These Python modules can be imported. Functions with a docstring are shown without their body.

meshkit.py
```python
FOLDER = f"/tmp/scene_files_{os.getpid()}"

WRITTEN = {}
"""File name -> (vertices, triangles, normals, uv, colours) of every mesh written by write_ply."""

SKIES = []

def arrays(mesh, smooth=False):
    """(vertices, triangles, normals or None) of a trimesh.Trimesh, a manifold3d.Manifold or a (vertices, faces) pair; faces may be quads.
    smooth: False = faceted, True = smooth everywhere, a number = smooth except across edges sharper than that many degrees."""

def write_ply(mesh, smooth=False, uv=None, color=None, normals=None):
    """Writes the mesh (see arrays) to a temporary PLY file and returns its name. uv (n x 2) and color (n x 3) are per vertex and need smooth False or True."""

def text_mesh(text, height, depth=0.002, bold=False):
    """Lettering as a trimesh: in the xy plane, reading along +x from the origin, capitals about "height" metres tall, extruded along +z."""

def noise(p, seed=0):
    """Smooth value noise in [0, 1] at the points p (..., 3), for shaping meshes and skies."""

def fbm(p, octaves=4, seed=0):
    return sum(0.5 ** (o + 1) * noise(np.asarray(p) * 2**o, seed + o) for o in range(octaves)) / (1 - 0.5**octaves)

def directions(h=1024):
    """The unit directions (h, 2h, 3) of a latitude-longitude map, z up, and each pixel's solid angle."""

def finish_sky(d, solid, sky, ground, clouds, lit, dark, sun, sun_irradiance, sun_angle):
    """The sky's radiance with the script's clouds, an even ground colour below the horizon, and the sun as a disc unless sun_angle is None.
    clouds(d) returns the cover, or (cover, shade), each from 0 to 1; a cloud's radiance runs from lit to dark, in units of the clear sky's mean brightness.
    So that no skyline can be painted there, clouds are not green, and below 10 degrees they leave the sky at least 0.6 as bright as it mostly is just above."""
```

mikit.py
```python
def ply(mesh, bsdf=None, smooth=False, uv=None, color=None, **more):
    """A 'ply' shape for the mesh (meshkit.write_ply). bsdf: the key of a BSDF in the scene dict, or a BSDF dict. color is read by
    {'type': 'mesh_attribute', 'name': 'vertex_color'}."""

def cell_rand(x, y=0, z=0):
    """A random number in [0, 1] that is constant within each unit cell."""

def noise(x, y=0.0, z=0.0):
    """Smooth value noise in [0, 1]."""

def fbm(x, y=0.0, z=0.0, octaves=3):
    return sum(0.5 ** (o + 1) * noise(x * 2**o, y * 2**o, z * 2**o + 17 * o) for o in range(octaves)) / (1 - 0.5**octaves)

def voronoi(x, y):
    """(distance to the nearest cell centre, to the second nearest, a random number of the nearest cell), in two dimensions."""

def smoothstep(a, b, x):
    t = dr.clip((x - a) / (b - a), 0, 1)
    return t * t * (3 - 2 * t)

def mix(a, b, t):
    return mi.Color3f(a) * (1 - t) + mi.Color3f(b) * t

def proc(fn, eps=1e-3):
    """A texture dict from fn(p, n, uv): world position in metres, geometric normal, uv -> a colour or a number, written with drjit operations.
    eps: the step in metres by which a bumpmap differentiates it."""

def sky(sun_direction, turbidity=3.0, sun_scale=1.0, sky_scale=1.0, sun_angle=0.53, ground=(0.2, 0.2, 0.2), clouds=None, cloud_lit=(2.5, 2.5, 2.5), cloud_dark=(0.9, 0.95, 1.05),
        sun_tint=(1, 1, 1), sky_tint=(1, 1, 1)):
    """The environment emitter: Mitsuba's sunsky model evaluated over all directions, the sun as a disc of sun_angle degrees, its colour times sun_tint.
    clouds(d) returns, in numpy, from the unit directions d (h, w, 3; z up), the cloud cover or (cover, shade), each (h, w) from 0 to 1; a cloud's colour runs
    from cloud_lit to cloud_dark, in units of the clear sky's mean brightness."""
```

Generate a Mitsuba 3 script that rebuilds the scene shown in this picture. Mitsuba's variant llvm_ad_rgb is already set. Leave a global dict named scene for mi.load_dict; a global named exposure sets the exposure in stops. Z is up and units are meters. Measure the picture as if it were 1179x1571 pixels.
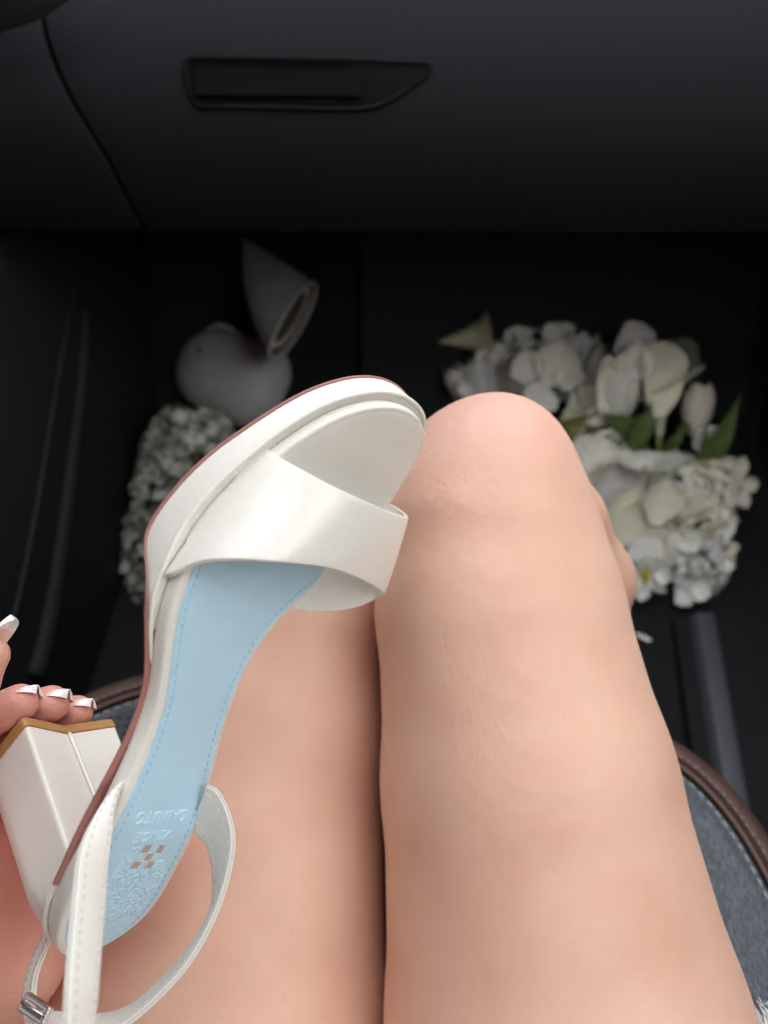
import math, random
import numpy as np, trimesh, mitsuba as mi, drjit as dr
import mikit, meshkit
from mikit import proc, noise, fbm, mix, smoothstep, voronoi
from scipy.interpolate import PchipInterpolator, CubicSpline, splprep, splev
from scipy.spatial import cKDTree
from shapely.geometry import Polygon, Point

random.seed(7)
rng = np.random.default_rng(7)
T4 = mi.ScalarTransform4f
scene, labels = {'type': 'scene'}, {}

# ------------------------------------------------------------------ camera, light, exposure
PITCH = math.radians(50)
EYE = np.array([0, 0, .88])
RIGHT, FWD, UP = np.array([1., 0, 0]), np.array([0, math.cos(PITCH), -math.sin(PITCH)]), np.array([0, math.sin(PITCH), math.cos(PITCH)])
FOCAL, CX, CY = 1187., 589.5, 785.5
exposure = 0.0
scene['camera'] = {'type': 'thinlens', 'fov': 2 * math.degrees(math.atan(785.5 / FOCAL)), 'fov_axis': 'y', 'aperture_radius': .0023,
                   'focus_distance': .325, 'near_clip': .01, 'far_clip': 20.,
                   'to_world': T4().look_at(origin=EYE.tolist(), target=(EYE + FWD).tolist(), up=[0, 0, 1])}


def window(name, centre, target, w, h, rgb, label):
    """a light pane"""
    scene[name] = {'type': 'rectangle', 'to_world': T4().look_at(origin=centre, target=target, up=[0, 0.1, 1]) @ T4().scale([w / 2, h / 2, 1]),
                   'bsdf': {'type': 'diffuse', 'reflectance': {'type': 'rgb', 'value': .05}},
                   'emitter': {'type': 'area', 'radiance': {'type': 'rgb', 'value': rgb}}}
    labels[name] = {'label': label, 'category': 'window'}


window('windscreen', [.05, .80, 1.30], [.03, .20, .55], 1.30, .75, [3.5, 3.6, 3.72], 'wide bright windscreen above the dashboard')
window('added_roof_light', [.08, .12, 1.52], [.08, .22, .30], .85, .50, [3.8, 3.8, 3.8], 'added overhead light panel above the seat')  # added overhead light for lap and footwell flowers; no roof glass is known
window('side_window', [.66, -.02, 1.12], [.1, .40, .30], .85, .40, [4.2, 4.2, 4.1], 'bright door window right of the seat')
window('driver_window', [-1.15, .05, 1.14], [0, .20, .60], .95, .42, [.5, .52, .54], 'bright far door window left of the console')


# ------------------------------------------------------------------ helpers


def at(px, py, d):
    """the point seen at this place of the photograph (its 1179 x 1571 pixels), d metres ahead"""
    return EYE + d * (FWD + (px - CX) / FOCAL * RIGHT - (py - CY) / FOCAL * UP)


def numbered(k):
    if k not in scene and k not in labels:
        return k
    i = 1
    while f'{k}_{i:03d}' in scene or f'{k}_{i:03d}' in labels:
        i += 1
    return f'{k}_{i:03d}'


def obj(name, mesh, bsdf, parent=None, smooth=True, label=None, cat=None, group=None, kind=None, uv=None, num=True):
    key = f'{parent}__{name}' if parent else name
    key = numbered(key) if num else key
    scene[key] = mikit.ply(mesh, bsdf, smooth=smooth, uv=uv)
    d = {k: v for k, v in (('label', label), ('category', cat), ('group', group), ('kind', kind)) if v}
    if d:
        labels[key] = d
    return key


def thing(name, label, cat, group=None):
    key = numbered(name)
    labels[key] = {'label': label, 'category': cat}
    if group:
        labels[key]['group'] = group
    return key


def grid_mesh(P, close_u=False, close_v=False):
    """P: (nu, nv, 3) points -> (vertices, faces)"""
    nu, nv = P.shape[:2]
    I = np.arange(nu * nv).reshape(nu, nv)
    if close_u:
        I = np.vstack([I, I[:1]])
    if close_v:
        I = np.hstack([I, I[:, :1]])
    a, b, c, d = I[:-1, :-1], I[1:, :-1], I[1:, 1:], I[:-1, 1:]
    f = np.vstack([np.stack([a, b, c], -1).reshape(-1, 3), np.stack([a, c, d], -1).reshape(-1, 3)])
    return P.reshape(-1, 3), f


def join(ms):
    vs, fs, k = [], [], 0
    for m in ms:
        v, f = (m.vertices, m.faces) if hasattr(m, 'vertices') else m
        v, f = np.asarray(v), np.asarray(f)
        if f.shape[1] == 4:
            f = np.vstack([f[:, [0, 1, 2]], f[:, [0, 2, 3]]])
        vs.append(v); fs.append(f + k); k += len(v)
    return np.vstack(vs), np.vstack(fs)


def unit(v):
    v = np.asarray(v, float)
    return v / np.maximum(np.linalg.norm(v, axis=-1, keepdims=True), 1e-12)


def tube(pts, r, n=8, caps=True):
    pts = np.asarray(pts, float)
    r = np.broadcast_to(np.asarray(r, float), (len(pts),)).copy()
    t = unit(np.gradient(pts, axis=0))
    ref = np.array([0, 0, 1.]) if abs(t[0][2]) < .9 else np.array([1., 0, 0])
    nn = unit(np.cross(t[0], ref))
    ring = []
    a = np.linspace(0, 2 * np.pi, n, endpoint=False)
    for i in range(len(pts)):
        nn = unit(nn - t[i] * (nn @ t[i]))
        b = np.cross(t[i], nn)
        ring.append(pts[i] + r[i] * (np.cos(a)[:, None] * nn + np.sin(a)[:, None] * b))
    P = np.array(ring)
    if caps:
        P = np.concatenate([np.repeat(pts[:1, None], n, 1), P, np.repeat(pts[-1:, None], n, 1)])
    v, f = grid_mesh(P, close_v=True)
    return v, f[:, ::-1]


def slab(P, th, n=None):
    """sheet (nu, nv, 3) made a solid of this thickness, grown on the side of its normals"""
    if n is None:
        du, dv = np.gradient(P, axis=0), np.gradient(P, axis=1)
        n = unit(np.cross(du, dv))
    Q = P + n * th
    e = .25 * th
    nu, nv = P.shape[:2]
    # closed band of rails across v: bottom, then top, with rounded edges
    rails = [P[:, j] for j in range(nv)] + [P[:, -1] + .5 * n[:, -1] * th + e * unit(P[:, -1] - P[:, -2])] + [Q[:, j] for j in range(nv - 1, -1, -1)] + [P[:, 0] + .5 * n[:, 0] * th + e * unit(P[:, 0] - P[:, 1])]
    R_ = np.stack(rails, 1)
    v, f = grid_mesh(R_, close_v=True)
    m = R_.shape[1]
    cap = []
    for base in (0, (nu - 1) * m):
        for j in range(nv - 1):
            a, b, c, d = base + j, base + j + 1, base + (2 * nv - 1 - j), base + (2 * nv - j)
            cap += [[a, b, c], [a, c, d]] if base == 0 else [[a, c, b], [a, d, c]]
    return v, np.vstack([f, cap])


def resample(pts, n):
    pts = np.asarray(pts, float)
    s = np.concatenate([[0], np.cumsum(np.linalg.norm(np.diff(pts, axis=0), axis=1))])
    return CubicSpline(s, pts)(np.linspace(0, s[-1], n)) if len(pts) > 3 else np.stack([np.interp(np.linspace(0, s[-1], n), s, pts[:, k]) for k in range(pts.shape[1])], -1)


def rbox(sx, sy, sz, r=.004, n=3):
    """rounded box centred at the origin"""
    import manifold3d as m3
    s = m3.Manifold.sphere(r, 4 * n)
    h = m3.Manifold.batch_hull([s.translate([a * (sx / 2 - r), b * (sy / 2 - r), c * (sz / 2 - r)]) for a in (-1, 1) for b in (-1, 1) for c in (-1, 1)])
    m = h.to_mesh()
    return np.array(m.vert_properties[:, :3], float), np.array(m.tri_verts)


def surface_nets(f, lo, hi, h):
    """triangle mesh of f = 0 (f < 0 inside)"""
    lo, hi = np.asarray(lo, float), np.asarray(hi, float)
    n = np.ceil((hi - lo) / h).astype(int) + 1
    ax = [lo[k] + h * np.arange(n[k]) for k in range(3)]
    X = np.stack(np.meshgrid(*ax, indexing='ij'), -1).reshape(-1, 3)
    V = np.concatenate([f(c) for c in np.array_split(X, max(1, len(X) // 400000))]).reshape(n)
    S = V < 0
    corners = [(a, b, c) for a in (0, 1) for b in (0, 1) for c in (0, 1)]
    sl = lambda o: tuple(slice(o[k], n[k] - 1 + o[k]) for k in range(3))
    cnt = sum(S[sl(o)].astype(np.int8) for o in corners)
    cells = np.argwhere((cnt > 0) & (cnt < 8))
    idx = -np.ones(n - 1, int)
    idx[tuple(cells.T)] = np.arange(len(cells))
    acc, num = np.zeros((len(cells), 3)), np.zeros(len(cells))
    for a in corners:
        for k in range(3):
            if a[k] == 0:
                b = list(a); b[k] = 1
                va, vb = V[tuple((cells + a).T)], V[tuple((cells + b).T)]
                m = (va < 0) != (vb < 0)
                t = np.where(m, va / np.where(m, va - vb, 1), 0)
                p = np.array(a, float) + np.where(np.arange(3) == k, 1, 0) * t[:, None]
                acc[m] += p[m]; num[m] += 1
    verts = lo + h * (cells + acc / num[:, None])
    faces = []
    for k in range(3):
        u, w = (k + 1) % 3, (k + 2) % 3
        s0 = [slice(None)] * 3; s1 = [slice(None)] * 3
        s0[k], s1[k] = slice(0, -1), slice(1, None)
        for q in (u, w):
            s0[q] = s1[q] = slice(1, -1)
        A, B = S[tuple(s0)], S[tuple(s1)]
        e = np.argwhere(A != B)
        inside = A[tuple(e.T)]
        off = np.zeros(3, int); off[u] = off[w] = 1
        e = e + off
        c = []
        for du, dw in ((1, 1), (0, 1), (0, 0), (1, 0)):
            o = e.copy(); o[:, u] -= du; o[:, w] -= dw
            c.append(idx[tuple(o.T)])
        q = np.stack(c, -1)
        q[~inside] = q[~inside][:, ::-1]
        faces.append(q)
    q = np.vstack(faces)
    tri = np.vstack([q[:, [0, 1, 2]], q[:, [0, 2, 3]]])
    for _ in range(2):      # onto the surface
        e = .3 * h
        g = np.stack([f(verts + e * np.eye(3)[k]) - f(verts - e * np.eye(3)[k]) for k in range(3)], -1) / (2 * e)
        verts = verts - np.clip(f(verts), -h, h)[:, None] * g / np.maximum((g ** 2).sum(-1, keepdims=True), .2) * .8
    return verts, tri


def smin(a, b, k):
    h = np.maximum(k - np.abs(a - b), 0) / k
    return np.minimum(a, b) - h * h * k * .25


def cone(p, a, b, ra, rb):
    a, b = np.asarray(a, float), np.asarray(b, float)
    ab = b - a
    t = np.clip(((p - a) @ ab) / (ab @ ab), 0, 1)
    return np.linalg.norm(p - a - t[:, None] * ab, axis=1) - (ra + t * (rb - ra))


def chain(p, pts, k=.02):
    d = None
    for (a, ra), (b, rb) in zip(pts[:-1], pts[1:]):
        c = cone(p, a, b, ra, rb)
        d = c if d is None else smin(d, c, k)
    return d


def ball(p, c, r):
    r = np.asarray(r, float) * np.ones(3)
    q = (p - np.asarray(c, float)) / r
    return (np.linalg.norm(q, axis=1) - 1) * r.min()


# ------------------------------------------------------------------ materials


def rgb(*c):
    return {'type': 'rgb', 'value': list(c)}


def mat(name, color, rough=.5, spec=.4, bump=None, bump_scale=1., two=True, **more):
    b = {'type': 'principled', 'base_color': color if isinstance(color, dict) else rgb(*color), 'roughness': rough, 'specular': spec, **more}
    if bump is not None:
        b = {'type': 'bumpmap', 'arbitrary': bump, 'scale': bump_scale, 'bsdf': b}
    scene[name] = {'type': 'twosided', 'bsdf': b} if two else b
    return name


def skin_color(p, n, uv):
    a = fbm(p.x * 28, p.y * 28, p.z * 28, 3)
    b = fbm(p.x * 160, p.y * 160, p.z * 160, 3)
    c = noise(p.x * 420, p.y * 420, p.z * 420)
    base = mix([.585, .345, .255], [.622, .390, .292], smoothstep(.30, .70, a))
    base = mix(base, [.64, .345, .255], .22 * smoothstep(.45, .8, b))
    base = mix(base, [.50, .26, .20], .30 * smoothstep(.935, .985, c))
    s_ = noise(p.x * 230 + 40, p.y * 230, p.z * 230)
    base = mix(base, [.52, .28, .22], .38 * smoothstep(.945, .98, s_))
    k = dr.norm(mi.Vector3f(p - mi.Point3f(.060, .335, .595)))
    base = mix([.635, .360, .295], base, smoothstep(.02, .11, k))        # rosier over the kneecap
    f = dr.norm(mi.Vector3f(p - mi.Point3f(-.215, .13, .52)))       # the hand is flushed pink towards the fingertips
    return mix([.66, .290, .235], base, smoothstep(.05, .15, f))


def skin_bump(p, n, uv):
    knee = smoothstep(.10, .03, dr.norm(mi.Vector3f(p - mi.Point3f(.062, .300, .60))))      # fine creases across the knee
    cr = fbm(p.x * 70 + 2. * noise(p.x * 60, p.y * 60, p.z * 60), p.y * 620, p.z * 620, 2)
    return .00022 * fbm(p.x * 1000, p.y * 700, p.z * 700, 2) + .00011 * fbm(p.x * 120, p.y * 160, p.z * 160, 2) + .00022 * knee * cr


def hand_color(p, n, uv):
    a = fbm(p.x * 60, p.y * 60, p.z * 60, 3)
    return mix([.70, .36, .30], [.71, .45, .37], smoothstep(.35, .65, a))


def weave(p, n, uv):
    return .000016 * (noise(p.x * 5200, p.y * 5200, p.z * 700) + noise(p.x * 900, p.y * 900, p.z * 5200)) + .00006 * fbm(p.x * 420, p.y * 420, p.z * 420, 2)


def satin_color(p, n, uv):
    a = fbm(p.x * 2600, p.y * 2600, p.z * 900, 2)
    return mix([.635, .618, .57], [.665, .65, .605], smoothstep(.2, .8, a))


mat('m_skin', proc(skin_color), .46, .35, bump=proc(skin_bump, 2e-4), sheen=.25, two=False)
mat('m_hand', proc(hand_color), .42, .4, bump=proc(skin_bump, 2e-4), sheen=.2, two=False)
mat('m_nail', (.80, .55, .50), .16, .6, clearcoat=.8, clearcoat_gloss=.95)
mat('m_nail_tip', (.80, .765, .75), .16, .6, clearcoat=.8, clearcoat_gloss=.95)
mat('m_satin', proc(satin_color), .30, .65, bump=proc(weave, 1e-4), sheen=.2)
mat('m_satin_smooth', (.70, .685, .625), .42, .45, sheen=.3)
mat('m_lining', (.66, .655, .61), .5, .35)
mat('m_blue', proc(lambda p, n, uv: mix([.40, .595, .715], [.435, .63, .75], fbm(p.x * 130, p.y * 130, p.z * 130, 3))), .43, .4,
    bump=proc(lambda p, n, uv: .00012 * fbm(p.x * 900, p.y * 900, p.z * 900, 2), 2e-4))
mat('m_blue_stamp', (.43, .625, .745), .30, .5)
mat('m_blue_letter', (.50, .68, .78), .24, .6)  # paler than the insole: highlight of the raised letter edges put into the colour
mat('m_blue_thread', (.31, .52, .66), .5, .3)
mat('m_white_thread', (.52, .51, .48), .5, .3)
mat('m_rose', (.44, .37, .345), .32, .5, metallic=.25)
mat('m_outsole', (.32, .135, .12), .4, .45, bump=proc(lambda p, n, uv: .0001 * fbm(p.x * 600, p.y * 600, p.z * 600, 2), 2e-4))
mat('m_tip', (.37, .195, .075), .38, .45)
mat('m_metal', (.72, .66, .64), .18, .5, metallic=1.)
mat('m_plastic', (.0088, .0096, .0112), .65, .05, bump=proc(lambda p, n, uv: .00035 * fbm(p.x * 700, p.y * 700, p.z * 700, 2), 3e-4))
mat('m_plastic_dark', (.014, .015, .0175), .65, .2)
mat('m_black', (.004, .0042, .005), .7, .04)
mat('m_plastic_trim', (.010, .0105, .012), .5, .3)
mat('m_carpet', proc(lambda p, n, uv: mix([.012, .0135, .0145], [.024, .026, .028], noise(p.x * 900, p.y * 900, p.z * 900))), .95, .1)
mat('m_mat', proc(lambda p, n, uv: mix([.019, .025, .027], [.030, .038, .040], noise(p.x * 700, p.y * 700, p.z * 700))), .9, .1)
mat('m_steel', (.07, .075, .09), .5, .5)


def heather(p, n, uv):
    a = noise(p.x * 2600, p.y * 420, p.z * 900)
    b = fbm(p.x * 1400, p.y * 500, p.z * 500, 2)
    return mix([.062, .070, .084], [.175, .190, .212], smoothstep(.20, .9, .55 * a + .45 * b))


def perforated(p, n, uv):
    q = p * 1.0
    u, v = q.x / .0062, q.y / .0062
    iu, iv = u - dr.floor(u) - .5, v - dr.floor(v) - .5
    d = dr.sqrt(iu * iu + iv * iv)
    return mix([.012, .013, .016], [.045, .052, .064], smoothstep(.20, .30, d))


mat('m_seat_cloth', proc(heather), .85, .15, bump=proc(lambda p, n, uv: .0006 * noise(p.x * 1500, p.y * 700, p.z * 700), 2e-4), sheen=.3)
mat('m_seat_perforated', proc(perforated), .6, .3)
mat('m_leather', proc(lambda p, n, uv: mix([.060, .032, .027], [.082, .045, .037], fbm(p.x * 90, p.y * 90, p.z * 90, 3))), .5, .35,
    bump=proc(lambda p, n, uv: .0004 * fbm(p.x * 500, p.y * 500, p.z * 500, 2), 3e-4))
mat('m_piping', (.105, .060, .050), .45, .35)
mat('m_seat_thread', (.26, .31, .35), .6, .2)
mat('m_seat_thread_pink', (.27, .19, .175), .6, .2)


PETAL_BUMP = proc(lambda p, n, uv: .0022 * fbm(p.x * 240, p.y * 240, p.z * 240, 2), 5e-4)


def petal_mat(name, c0, c1):
    return mat(name, proc(lambda p, n, uv: mix(c0, c1, fbm(p.x * 110, p.y * 110, p.z * 110, 3))), .6, .25, bump=PETAL_BUMP, sheen=.3)


petal_mat('m_petal_white', [.83, .84, .78], [.90, .90, .85])
petal_mat('m_petal_cream', [.80, .785, .62], [.87, .86, .74])
petal_mat('m_petal_lilac', [.68, .68, .68], [.80, .80, .80])
petal_mat('m_petal_pink', [.70, .65, .58], [.82, .77, .71])
petal_mat('m_petal_yellow', [.76, .77, .52], [.84, .84, .63])
petal_mat('m_petal_green', [.30, .35, .10], [.44, .48, .18])
petal_mat('m_petal_shade', [.22, .22, .16], [.30, .30, .23])  # petals lying in shadow, their shade put into this darker colour
petal_mat('m_leaf', [.055, .095, .025], [.12, .17, .05])
mat('m_throat', (.45, .36, .03), .6, .3)
mat('m_shoe_white', proc(lambda p, n, uv: mix([.38, .40, .405], [.48, .495, .50], fbm(p.x * 60, p.y * 60, p.z * 60, 3))), .5, .3)
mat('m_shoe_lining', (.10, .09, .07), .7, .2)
mat('m_bead', (.62, .60, .56), .25, .5)
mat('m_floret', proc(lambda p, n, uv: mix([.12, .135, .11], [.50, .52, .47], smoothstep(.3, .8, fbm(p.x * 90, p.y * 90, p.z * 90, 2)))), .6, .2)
mat('m_dress', (.80, .80, .81), .7, .2)

# ------------------------------------------------------------------ the car around the footwell
floor_P = np.array([[[x, y, .14] for y in np.linspace(-.4, .72, 8)] for x in np.linspace(-.45, .62, 8)])
toe_P = np.array([[[x, .72 + .28 * t, .14 + .38 * t] for t in np.linspace(0, 1, 8)] for x in np.linspace(-.45, .62, 8)])
obj('floor', grid_mesh(np.concatenate([floor_P, toe_P[:, 1:]], 1)), 'm_carpet', label='black carpeted car floor rising into the dark footwell', kind='structure', num=False)
_u = unit([0, .28, .38]); _n = np.array([0, -_u[2], _u[1]])
mt = thing('floor_mat', 'dark teal grey floor mat up the sloping footwell behind the sandal', 'floor mat')
v_, f_ = rbox(.50, .38, .010, .004)
obj('pad', (np.stack([v_[:, 0], 0 * v_[:, 0], 0 * v_[:, 0]], 1) + v_[:, 1:2] * _u + v_[:, 2:] * _n + np.array([.22, .862, .333]) + _n * .012, f_), 'm_mat', mt, smooth=40)
v2_, f2_ = rbox(.51, .012, .014, .005)
obj('hem', (np.stack([v2_[:, 0], 0 * v2_[:, 0], 0 * v2_[:, 0]], 1) + v2_[:, 1:2] * _u + v2_[:, 2:] * _n + np.array([.22, .862, .333]) + _n * .012 - _u * .203, f2_), 'm_plastic_dark', mt, smooth=40)

# dashboard: profile (y, z) from the top pad down, drawn along x
prof = np.array([(.80, .722), (.72, .719), (.655, .708), (.606, .690), (.574, .668), (.553, .640), (.545, .602), (.552, .562)])
prof = resample(prof, 60)
ptan = unit(np.gradient(prof, axis=0)); pnor = np.stack([ptan[:, 1], -ptan[:, 0]], -1)     # towards the seat


def seam_x(z):
    return np.interp(z, [.56, .60, .62, .64, .68, .70, .72], [-.186, -.193, -.198, -.208, -.232, -.242, -.25])


def dash_panel(x0, x1, curl0, curl1, nx=24, sub=slice(0, 60)):
    p, q = prof[sub], pnor[sub]
    rows = []
    for (y, z), (ny, nz) in zip(p, q):
        a, b = x0(z), x1(z)
        xs = np.linspace(a, b, nx)
        pts = [[x, y, z] for x in xs]
        o = np.array([0, ny, nz])
        if curl0:
            pts = [np.array([a - .003, y, z]) - o * .014, np.array([a - .0026, y, z]) - o * .003] + pts
        if curl1:
            pts = pts + [np.array([b + .0026, y, z]) - o * .003, np.array([b + .003, y, z]) - o * .014]
        rows.append(np.array(pts))
    return grid_mesh(np.array(rows))


dash = thing('dashboard', 'black soft dashboard with the glove box above the footwell', 'dashboard')
obj('side_panel', dash_panel(lambda z: -.72, lambda z: seam_x(z) - .0035, False, True), 'm_plastic', dash)
# glove box lid; its handle recess is cut in a flat patch that the lid carries
lid_top = 12
gb = obj('glove_box', dash_panel(lambda z: seam_x(z) + .0035, lambda z: .52 + 0 * z, True, False, 40), 'm_plastic', dash)
bot = np.array([(.552, .562), (.556, .556), (.566, .552), (.595, .538), (.602, .532), (.62, .528), (.95, .52)])
obj('lower_panel', grid_mesh(np.array([[[x, y, z] for x in np.linspace(-.72, .6, 8)] for y, z in resample(bot[:], 24)])), 'm_plastic_dark', dash)
obj('top_pad', grid_mesh(np.array([[[x, y, z] for x in np.linspace(-.72, .6, 8)] for y, z in [(.80, .7225), (1.0, .735), (1.25, .76)]])), 'm_plastic_dark', dash)


def on_dash(px, py):
    """where the sight line through this pixel meets the dashboard's face"""
    d = at(px, py, 1.) - EYE
    s = prof[:, 0] / d[1]
    g = (EYE[2] + s * d[2]) - prof[:, 1]
    i = np.where((g[:-1] < 0) != (g[1:] < 0))[0][0]
    w = g[i] / (g[i] - g[i + 1])
    y, z = prof[i] * (1 - w) + prof[i + 1] * w
    no = unit(pnor[i])
    return np.array([d[0] * y / d[1], y, z]), np.array([0, no[0], no[1]])


def dash_strip(pts, rad, n=40):
    P_, N_ = zip(*[on_dash(*p) for p in pts])
    return np.array(P_), np.array(N_)


out = [(284, 97), (281, 112), (286, 135), (294, 154), (303, 165), (330, 167), (400, 168), (480, 170), (555, 170), (582, 165), (612, 150), (640, 130), (660, 112), (662, 103), (650, 99), (600, 97), (555, 94), (480, 92), (400, 90), (330, 89), (298, 88), (288, 90)]
O_, N_ = dash_strip(out, 0)
hc, hn = O_.mean(0), unit(N_.mean(0))
# recess: dark dished pocket, standing just proud of the lid's face, with a rolled rim
def inset(k, depth):
    return hc + (O_ - hc) * k + hn * depth
rim_r = resample(np.vstack([O_, O_[:1]]), 120)
pocket = np.stack([resample(np.vstack([q, q[:1]]), 120) for q in (inset(1.0, .0016), inset(.985, .0022), inset(.96, .0012), inset(.93, .0008), inset(.6, .0007), inset(.01, .0007))])
obj('recess', grid_mesh(pocket), 'm_black', dash + '__glove_box')
lip = rim_r + hn * .0012
obj('rim', tube(lip, .0009, 8, caps=False), 'm_black', dash + '__glove_box')
low = [on_dash(*p)[0] + hn * .0018 for p in [(300, 163), (330, 165), (400, 166), (480, 168), (553, 168), (580, 163), (606, 151), (628, 138)]]
obj('lower_lip', tube(resample(low, 60), np.concatenate([np.linspace(.0005, .0013, 10), np.full(40, .0013), np.linspace(.0013, .0005, 10)]), 10), 'm_plastic', dash + '__glove_box')
hp = [on_dash(*p)[0] for p in [(293, 92), (550, 96), (553, 152), (300, 150)]]
U_, V_ = np.linspace(0, 1, 26), np.linspace(0, 1, 16)
HP = np.array([[(hp[0] * (1 - u) + hp[1] * u) * (1 - v) + (hp[3] * (1 - u) + hp[2] * u) * v + hn * (.0022 + .0030 * math.exp(-((v - .05) / .10) ** 2) * min(1, min(u, 1 - u) / .03) ** .5) for v in V_] for u in U_])
obj('handle', slab(HP, .002, np.broadcast_to(hn, HP.shape)), 'm_black', dash + '__glove_box')
top_ = [on_dash(*q)[0] + hn * .0050 for q in [(297, 95), (400, 95.5), (470, 96.5), (546, 98)]]
obj('handle_edge', tube(resample(top_, 30), .0015, 8), 'm_plastic', dash + '__glove_box')

# centre console on the left, with its vent surround at the top
con = thing('centre_console', 'black centre console panel on the left of the footwell', 'console')
cy = np.linspace(.10, 1.0, 20)
CP = np.array([[[-.34 + .035 * math.sin(t * 1.3) - .03 * (z - .3), y, z] for z in np.linspace(.02, .60, 14)] for t, y in zip(np.linspace(0, 1, 20), cy)])
obj('side_panel', slab(CP, .012), 'm_plastic_dark', con)


def on_console(px, py, proud):
    """where this sight line meets the console's side"""
    d = at(px, py, 1.) - EYE
    t = np.linspace(.3, 1.6, 4000)
    q = EYE + t[:, None] * d
    g = q[:, 0] - (-.34 + .035 * np.sin((q[:, 1] - .10) / .9 * 1.3) - .03 * (q[:, 2] - .3))
    i = np.where(g < .012)[0][0]
    return q[i] + np.array([proud, 0, 0])


tr = [on_console(*q, .001) for q in [(48, 1040), (62, 990), (80, 900), (92, 820), (108, 700), (124, 560), (127, 470)]]
obj('trim_strip', tube(resample(tr, 40), np.linspace(.011, .006, 40), 10), 'm_plastic_dark', con)
tr = [on_console(*q, .001) for q in [(15, 960), (50, 800), (80, 620), (104, 480), (112, 430)]]
obj('trim_edge', tube(resample(tr, 40), .0030, 8), 'm_plastic_dark', con)
vs = [at(-60, 80, .50), at(0, 50, .495), at(60, 30, .49), at(120, -12, .485), at(170, -60, .48)]
vs = resample(vs, 30)
obj('upper_trim', grid_mesh(np.stack([vs, vs + np.array([0, -.004, .010]), vs + np.array([-.05, -.01, .06]), vs + np.array([-.10, 0, .10])])), 'm_plastic_dark', con)

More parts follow.
